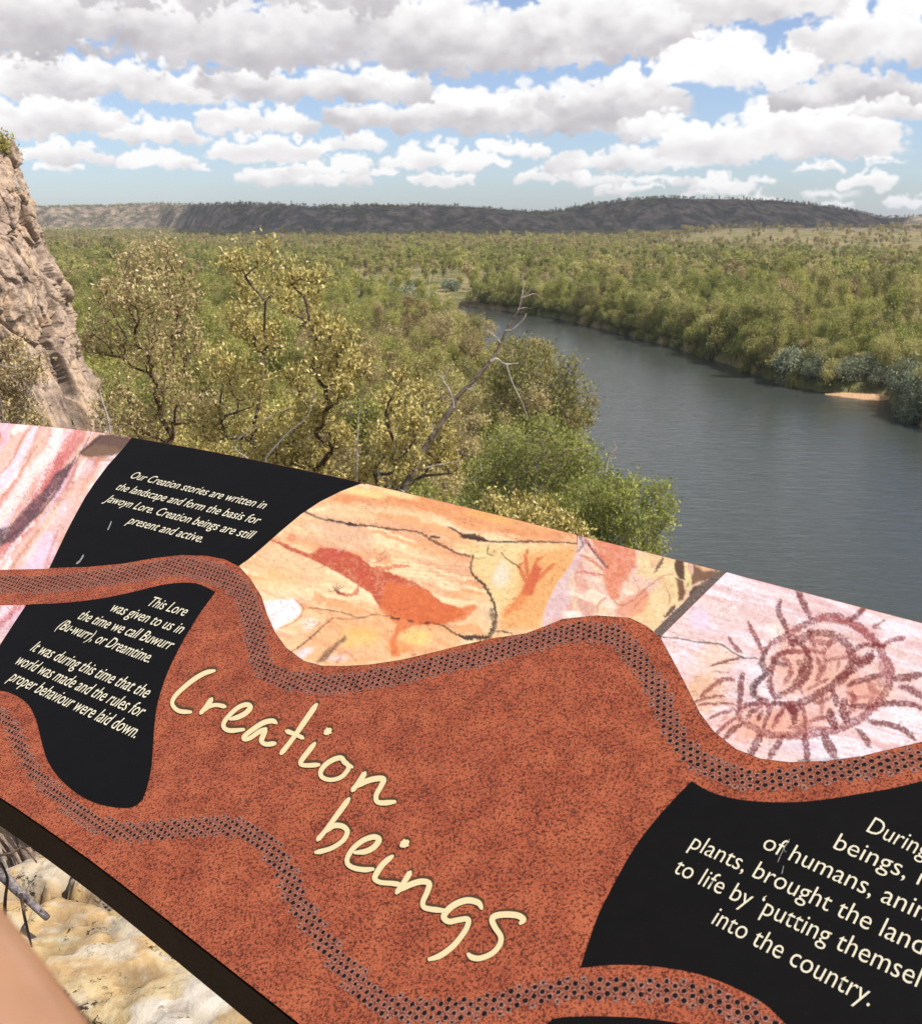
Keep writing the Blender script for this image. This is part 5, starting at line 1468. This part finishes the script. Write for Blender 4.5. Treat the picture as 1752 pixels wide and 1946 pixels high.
def ledge():
    xs = np.linspace(-3.6, 2.6, 330); ys = np.linspace(-1.6, 4.0, 300)
    X, Y = np.meshgrid(xs, ys); P2 = np.stack([X.ravel(), Y.ravel(), np.zeros(X.size)], -1)
    r = np.hypot(X, Y - .6)
    W = P2 + (np.stack([vnoise(P2 * 2.2, 1), vnoise(P2 * 2.2, 2), P2[:, 0] * 0], -1) - .5) * [.35, .35, 0]
    f1, f2, cid = worley(W * [1.5, 1.9, 1], 41); g1, g2, cid2 = worley(W * [6, 7, 1], 47)
    e1 = 1 - sstep(0, .07, f2 - f1); e2 = (1 - sstep(0, .10, g2 - g1)) * (fbm(P2 * 1.7, 3, 3) > .48)
    z = -1.78 + (cid - .5) * .10 - e1 * .09 - e2 * .022 + (fbm(P2 * 3, 5, 13) - .5) * .13 + (fbm(P2 * 16, 4, 14, .65) - .5) * .035
    z = z.reshape(X.shape) - 1.6 * sstep(2.9, 3.6, r) - .6 * sstep(2.2, 2.9, r)
    idx = np.arange(X.size).reshape(X.shape)
    q = np.stack([idx[:-1, :-1], idx[:-1, 1:], idx[1:, 1:], idx[1:, :-1]], -1).reshape(-1, 4)
    me = mesh_from('rock_ledge', np.stack([X.ravel(), Y.ravel(), z.ravel()], -1), q)
    point_attr(me, 'crack', np.clip(e1 + e2 * .5, 0, 1))
    mt = rock_material('pale_ochre_rock', [(.30, (.44, .36, .26)), (.42, (.50, .43, .32)), (.48, (.45, .30, .14)), (.53, (.49, .38, .21)), (.58, (.50, .44, .35)), (.72, (.57, .54, .50))], 2.6, (.02, .014, .01), .95, .02)
    link('rock_ledge', me, mt, label='pale cream and ochre rock ledge under the sign', kind='structure')
ledge()

# fallen sticks on the ledge beside the sign
def sticks():
    def g(x, y, up=.0):
        p = onz(x, y, -1.70 + up); return p
    for k, (lab, pts, r0) in enumerate([
        ('thick grey dead branch lying on the ledge below the sign', [(-60, 1640, .02), (0, 1662, .03), (30, 1690, .02), (55, 1712, .0), (90, 1745, -.02)], .016),
        ('thin dark twig curving across the grey branch on the ledge', [(-20, 1630, .05), (20, 1622, .07), (45, 1612, .05), (70, 1640, .0)], .004),
        ('upright dark twig behind the grey branch on the ledge', [(8, 1760, .0), (10, 1710, .05), (14, 1670, .1), (2, 1640, .13)], .005),
        ('thin bent twig on the ledge right of the grey branch', [(40, 1700, .03), (46, 1740, .02), (54, 1775, .0), (60, 1800, -.01)], .0045)]):
        P = smooth_path([g(*p) for p in pts], 14)
        V, Fc = polytube([(P, np.linspace(r0, r0 * .55, 14))], 7)
        me = mesh_from('dead_branch' if k == 0 else 'twig', V, Fc, True)
        link('dead_branch' if k == 0 else 'twig', me, bark_material('weathered_stick', (.05, .04, .038), (.30, .26, .26), 60) if k == 0 else REDBARK, label=lab, cat='branch' if k == 0 else 'twig')
sticks()

# ================================================================== NEAR TREES
def gbase(px, py, d):
    p = at(px, py, d); return (p[0], p[1], float(ground_z(np.array([p[0]]), np.array([p[1]]))[0]) - .2)
near_tree('leathery_leaf_tree', 'yellow leaved tree nearest the tan outcrop with a rounded open crown', 'tree', gbase(330, 1100, 10.5),
          [(250, 500, 38), (305, 495, 42), (215, 560, 40), (345, 560, 45), (280, 570, 55), (190, 640, 45), (350, 640, 45), (270, 660, 55), (330, 730, 55), (220, 770, 55), (290, 810, 60), (390, 780, 45)],
          10.5, 640, 15, .048, .021, LEAF['tawny'], REDBARK, group=None, seed=1, spread=.075, sq=1.0)
near_tree('leathery_leaf_tree', 'slender yellow leaved tree with two upright tops beside the rounded one', 'tree', gbase(480, 1120, 9.6),
          [(500, 480, 24), (445, 500, 24), (470, 545, 32), (525, 540, 20), (455, 610, 34), (500, 640, 38), (420, 690, 40), (470, 730, 50), (400, 800, 45), (490, 820, 55), (560, 800, 40)],
          9.6, 500, 15, .047, .021, LEAF['yellow'], BARK, seed=2, spread=.075)
near_tree('leathery_leaf_tree', 'golden leaved tree spreading to the right above the upper black text', 'tree', gbase(560, 1150, 9.0),
          [(600, 520, 26), (560, 525, 22), (585, 565, 24), (545, 580, 22), (650, 640, 34), (610, 620, 28), (675, 690, 32), (620, 690, 36), (570, 720, 32), (640, 740, 34), (590, 790, 40), (540, 850, 45), (640, 830, 32), (500, 880, 40), (600, 880, 36)],
          9.0, 500, 15, .047, .021, LEAF['yellow'], REDBARK, seed=3, spread=.07)
near_tree('leathery_leaf_tree', 'small yellow green leaved tree wrapped round the bare dead branches', 'tree', gbase(780, 1200, 8.2),
          [(760, 720, 20), (740, 760, 28), (800, 750, 32), (780, 800, 38), (845, 800, 26), (730, 830, 34), (830, 850, 38), (770, 870, 40), (855, 880, 24), (700, 900, 34), (740, 920, 34), (670, 920, 26)],
          8.2, 390, 15, .043, .020, LEAF['yellow'], BARK, seed=4, spread=.06)
near_tree('low_shrub', 'low golden shrub just behind the top edge of the sign', 'shrub', gbase(1000, 1250, 7.4),
          [(990, 960, 24), (1040, 975, 26), (950, 975, 24), (1075, 1000, 22), (1010, 1000, 34), (930, 950, 18), (1100, 1030, 30), (960, 1020, 40)],
          7.4, 240, 17, .039, .018, LEAF['yellow'], BARK, seed=5, spread=.05)
near_tree('low_shrub', 'yellow green shrub in front of the foot of the outcrop', 'shrub', gbase(40, 1150, 9.6),
          [(20, 670, 30), (60, 700, 28), (10, 730, 36), (40, 770, 36), (70, 800, 20), (10, 810, 40), (-40, 720, 40)],
          9.6, 360, 16, .043, .019, LEAF['tawny'], PALE, seed=6, spread=.07)
near_tree('low_shrub', 'broad yellow green bush low under the golden trees at the sign', 'shrub', gbase(430, 1200, 11.5),
          [(225, 870, 50), (320, 880, 60), (430, 880, 60), (540, 900, 50), (380, 830, 50), (260, 840, 50), (640, 930, 40)],
          11.5, 560, 14, .054, .022, LEAF['yellow'], BARK, seed=7, spread=.09)
near_tree('cliff_top_shrub', 'small olive shrub growing on top of the outcrop', 'shrub', tuple(at(-5, 300, 24.4)),
          [(-8, 275, 22), (15, 285, 12), (-35, 270, 26), (8, 268, 12), (22, 292, 8)], 24.4, 120, 12, .10, .05, LEAF['olive'], BARK, seed=8, spread=.09)
# two trees on the bank below the lookout
near_tree('bank_tree', 'feathery deep green tree on the bank below the dead branches', 'tree', gbase(1030, 1250, 62),
          [(960, 850, 42), (1030, 830, 40), (1090, 860, 42), (920, 900, 36), (1000, 900, 50), (1080, 930, 50), (940, 950, 40), (1130, 900, 30), (1060, 990, 50), (980, 980, 50), (900, 960, 30), (1150, 960, 40)],
          62, 1150, 16, .30, .09, LEAF['lime'], PALE, tip=.016, seed=9, spread=.55, rmax=.3, depth=4)
near_tree('bank_tree', 'bright yellow green rounded tree leaning over the water', 'tree', gbase(1160, 1350, 54),
          [(1110, 930, 34), (1160, 935, 40), (1210, 930, 30), (1255, 935, 26), (1140, 985, 42), (1200, 980, 44), (1250, 985, 30), (1275, 965, 14), (1170, 1030, 44), (1225, 1020, 34), (1100, 1000, 34), (1130, 1050, 40), (1200, 1060, 40)],
          54, 620, 20, .24, .10, LEAF['lime'], PALE, tip=.014, seed=10, spread=.34, rmax=.25, depth=3, sq=.85)
near_tree('bank_tree', 'dull olive brown tree crowning the bank beside the open river', 'tree', gbase(1020, 1000, 128),
          [(980, 665, 30), (1030, 690, 34), (1075, 700, 26), (1000, 730, 40), (1060, 750, 40), (1100, 740, 26), (960, 720, 34), (1110, 790, 22), (1050, 800, 36)],
          128, 420, 14, .55, .22, LEAF['olive'], PALE, tip=.03, seed=12, spread=.8, rmax=.35, depth=5)

def dead_tree():
    q = lambda l, d=8.0, dd=0: [at(600 + x / 2.503, 420 + y / 2.503, d + dd * i) for i, (x, y) in enumerate(l)]
    root = empty('dead_tree', tuple(at(745, 1010, 8.0)), 'bare grey dead tree with a long limb reaching right over the river', 'tree')
    o = Vector(root.location)
    base = tuple(np.array([o.x - .1, o.y + .1, -5.2]))
    def add(name, paths, mat):
        V, Fc = polytube([(smooth_path(p, len(p) * 5), np.interp(np.linspace(0, 1, len(p) * 5), [0, 1], [a, b])) for p, a, b in paths], 7)
        link(name, mesh_from(name, V - np.array(o), Fc, True), mat, root)
    k = 8.0 / F / CP
    main = q([(400, 1420), (420, 1270), (470, 1180), (520, 1080), (570, 1000), (640, 900), (680, 830), (750, 760), (830, 665), (870, 600), (910, 510), (960, 430), (980, 370), (1010, 340), (1042, 300)], 8.0, .03)
    add('trunk', [([np.array(base), np.array(at(757, 1100, 8.0))] + main, .034, .004)], PALE if 0 else BARK)
    add('branch', [(q([(465, 1190), (425, 1120), (385, 1070), (350, 990), (333, 930), (345, 870), (362, 840)], 8.0, -.02), .017, .009)], REDBARK)
    add('branch', [(q([(345, 1000), (350, 960), (338, 900), (365, 830), (400, 760), (440, 700)], 7.9, -.01), .006, .003)], REDBARK)
    for l, a, b in (([(830, 668), (860, 655), (900, 680), (965, 676)], .014, .004), ([(905, 680), (935, 770), (980, 860), (1012, 950)], .009, .0025), ([(900, 520), (935, 515), (985, 470), (1002, 440)], .007, .003),
                    ([(975, 375), (985, 330), (988, 290), (972, 235)], .005, .0015), ([(985, 365), (1040, 345), (1080, 372)], .005, .0015), ([(960, 420), (990, 412), (1024, 416)], .004, .0015), ([(880, 580), (850, 545), (808, 520)], .006, .0015),
                    ([(655, 890), (652, 850), (628, 790), (605, 755), (630, 710), (655, 675)], .010, .002), ([(608, 752), (585, 735), (560, 745)], .005, .0015), ([(720, 800), (745, 797), (760, 770)], .006, .003), ([(470, 1190), (560, 1165), (640, 1150), (700, 1140)], .009, .002),
                    ([(560, 1010), (540, 940), (505, 910)], .005, .0015), ([(420, 1290), (330, 1230), (300, 1190), (370, 1120), (355, 1070)], .009, .003)):
        add('branch', [(q(l, 8.0, .01), a, b)], PALE)
dead_tree()
V, Fc = polytube([(smooth_path([at(600 + x / 2.503, 420 + y / 2.503, 60) for x, y in l], 10), np.linspace(a, b, 10)) for l, a, b in
                  (([(1370, 1230), (1385, 1150), (1400, 1110), (1430, 1078)], .10, .03), ([(1402, 1105), (1425, 1085), (1418, 1045)], .06, .02), ([(1395, 1130), (1425, 1128), (1440, 1118)], .04, .015))], 6)
link('dead_snag', mesh_from('dead_snag', V, Fc, True), PALE, label='white dead snag poking out of the green tree by the water', cat='dead tree')
# pale bare sticks rising out of the thicket
for k, (lab, l, d, r0) in enumerate([
    ('pale bare stick slanting up left of the black text area', [(215, 870), (206, 800), (190, 745), (196, 720)], 8.6, .012),
    ('pale forked stick between the golden trees', [(505, 870), (545, 825), (585, 790), (600, 740)], 8.4, .008),
    ('pale leaning stick at the upper edge of the text area', [(470, 870), (445, 845), (500, 800), (560, 770)], 8.3, .007),
    ('straight thin orange dry stem standing behind the sign', [(678, 930), (679, 860), (681, 800), (684, 770)], 7.8, .008),
    ('thin pale stem crossing the shrub before the outcrop', [(-10, 690), (30, 698), (60, 680), (92, 660)], 9.0, .006)]):
    P = smooth_path([at(x, y, d) for x, y in l], 14)
    lo = np.array([P[0] + [0, .1, -3.2], P[0] + [0, .02, -1]])
    V, Fc = polytube([(np.vstack([lo, P]), np.r_[r0 * 1.3, r0 * 1.15, np.linspace(r0, r0 * .4, 14)])], 6)
    link('bare_stem', mesh_from('bare_stem', V, Fc, True), PALE, label=lab, cat='stick')

# ================================================================== CLOUD whose shade lies on the ridge
def ridge_cloud():
    alt = 900.0
    def shade(px, r):
        a = math.atan((px - CX) * CP / F); return np.array([r * math.sin(a), r * math.cos(a)])
    near = [(352, 1850), (400, 1790), (420, 1640), (560, 1585), (800, 1600), (1000, 1615), (1130, 1640), (1260, 1720), (1330, 1640), (1500, 1640), (1700, 1700)]
    far = [(1700, 2600), (1500, 2700), (1100, 2700), (700, 2700), (400, 2600), (340, 2300)]
    O = np.array([shade(*p) for p in near + far]); O = smooth_path(np.vstack([O, O[:1]]), 140)[:-1]
    sh = np.array([math.sin(SUN_AZ), math.cos(SUN_AZ)]) * (alt + 5) / math.tan(SUN_EL)
    O = O + sh + (fbm(O / 60, 3, 8)[:, None] - .5) * 30
    c = O.mean(0); V = []; n = len(O); rings = 14
    for k in range(rings):
        f = 1 - k / (rings - .5)
        prof = math.sqrt(max(0, 1 - f ** 2.5))
        for i in range(n):
            p = c + (O[i] - c) * f
            z = alt + 160 * prof * (.6 + .8 * float(fbm((p / 90)[None], 4, 3)[0]))
            V.append((p[0], p[1], z))
    Fc = []
    for k in range(rings - 1):
        for i in range(n):
            j = (i + 1) % n; Fc.append((k * n + i, k * n + j, (k + 1) * n + j, (k + 1) * n + i))
    Fc.append(tuple((rings - 1) * n + i for i in range(n))); 
    o = len(V)
    for i in range(n):
        p = c + (O[i] - c) * .97; V.append((p[0], p[1], alt - 6))
    for i in range(n): j = (i + 1) % n; Fc.append((i, o + i, o + j, j))
    Fc.append(tuple(o + i for i in range(n))[::-1])
    nt = NT('cloud_white'); nt.bsdf((.85, .85, .86), 1, 0)
    link('cloud', mesh_from('cloud', V, Fc, True), nt.m, label='broad flat based white cloud high over the plain shading the ridge', kind='stuff', cat='cloud')
ridge_cloud()

# ================================================================== ARM close to the lens
def arm():
    def d(x, y, dep): return Vector(ray(x, y) * dep)
    root = empty('person', tuple(d(-200, 2100, .24)), 'bare forearm of a person blurred in the lower left corner', 'person')
    pts = [(-620, 1400, .30, .034), (-400, 1660, .26, .034), (-230, 1865, .235, .031), (-70, 2060, .22, .028), (80, 2240, .22, .026), (200, 2420, .225, .030), (290, 2560, .235, .028)]
    J = [d(*p[:3]) for p in pts]; Rr = [p[3] for p in pts]
    V = list(J); E = [(i, i + 1) for i in range(len(J) - 1)]
    ax = (J[-1] - J[-2]).normalized(); side = ax.cross(Vector((0, 0, 1))).normalized()
    for k in range(4):
        b = len(V); off = side * (.019 * (k - 1.5)); L = (.062, .074, .078, .068)[k]
        V += [J[-1] + off + ax * .02, J[-1] + off * 1.15 + ax * (.02 + L * .5) + Vector((0, 0, -.006)), J[-1] + off * 1.15 + ax * (.02 + L) + Vector((0, 0, -.022))]
        Rr += [.0095, .0085, .0065]; E += [(len(J) - 1, b), (b, b + 1), (b + 1, b + 2)]
    b = len(V); V += [J[-2] + side * .03 + ax * .01, J[-2] + side * .052 + ax * .04, J[-2] + side * .058 + ax * .066]; Rr += [.012, .010, .008]; E += [(len(J) - 2, b), (b, b + 1), (b + 1, b + 2)]
    me = bpy.data.meshes.new('arm'); me.from_pydata([tuple(v - root.location) for v in V], E, []); me.update()
    nt = NT('skin'); p = nt.coord()
    nt.bsdf(nt.ramp(nt.noise(p, 30, 4), [(.35, (.30, .155, .085)), (.65, (.36, .195, .11))]), .30, .6, None)
    b_ = nt.t.nodes['Principled BSDF'] if 'Principled BSDF' in nt.t.nodes else None
    if b_: b_.inputs['Subsurface Weight'].default_value = .15; b_.inputs['Subsurface Radius'].default_value = (.01, .004, .002); b_.inputs['Subsurface Scale'].default_value = .5
    o = link('arm', me, nt.m, root)
    md = o.modifiers.new('skin', 'SKIN')
    for i, v in enumerate(me.skin_vertices[0].data): v.radius = (Rr[i], Rr[i])
    me.skin_vertices[0].data[0].use_root = True
    s = o.modifiers.new('smooth', 'SUBSURF'); s.levels = 3; s.render_levels = 3
    md.use_smooth_shade = True
arm()

# ================================================================== HAZE
def haze():
    x0, x1, y0, y1, z0, z1 = -9500, 9500, -1200, 9500, -60, 60
    V = [(x, y, z) for z in (z0, z1) for x, y in ((x0, y0), (x1, y0), (x1, y1), (x0, y1))]
    me = mesh_from('haze', V, [(3, 2, 1, 0), (4, 5, 6, 7), (0, 1, 5, 4), (1, 2, 6, 5), (2, 3, 7, 6), (3, 0, 4, 7)])
    m = bpy.data.materials.new('thin_air_haze'); m.use_nodes = True; t = m.node_tree; t.nodes.clear()
    o = t.nodes.new('ShaderNodeOutputMaterial'); v = t.nodes.new('ShaderNodeVolumePrincipled')
    v.inputs['Color'].default_value = (.82, .88, .96, 1); v.inputs['Density'].default_value = .00008; v.inputs['Anisotropy'].default_value = .2
    t.links.new(v.outputs[0], o.inputs['Volume'])
    link('haze', me, m, kind='stuff', label='thin pale haze over the distant plain')
haze()

def sandbar():
    c = onz(1648, 752, WATER_Z)[:2]; n = 26
    V = [(c[0], c[1], WATER_Z + .62)]; F_ = []
    for j, f in ((0, .55), (1, 1.0)):
        for i in range(n):
            a = i / n * 2 * math.pi
            r = 1 + .18 * math.sin(3 * a) + .1 * math.sin(7 * a + 1)
            V.append((c[0] + 7.5 * f * r * math.cos(a), c[1] + 4.2 * f * r * math.sin(a) - .6 - 1.0 * math.cos(a) * f, WATER_Z + (.5 if j == 0 else -.08)))
    for i in range(n):
        k = (i + 1) % n; F_.append((0, 1 + i, 1 + k)); F_.append((1 + i, 1 + n + i, 1 + n + k, 1 + k))
    nt = NT('orange_sand'); nt.bsdf(nt.ramp(nt.noise(nt.pos(), 2, 4), [(.35, (.42, .25, .13)), (.65, (.58, .38, .22))]), .95, .1)
    link('sandbar', mesh_from('sandbar', V, F_, True), nt.m, label='small orange sandbar at the edge of the far bank', kind='structure')
sandbar()
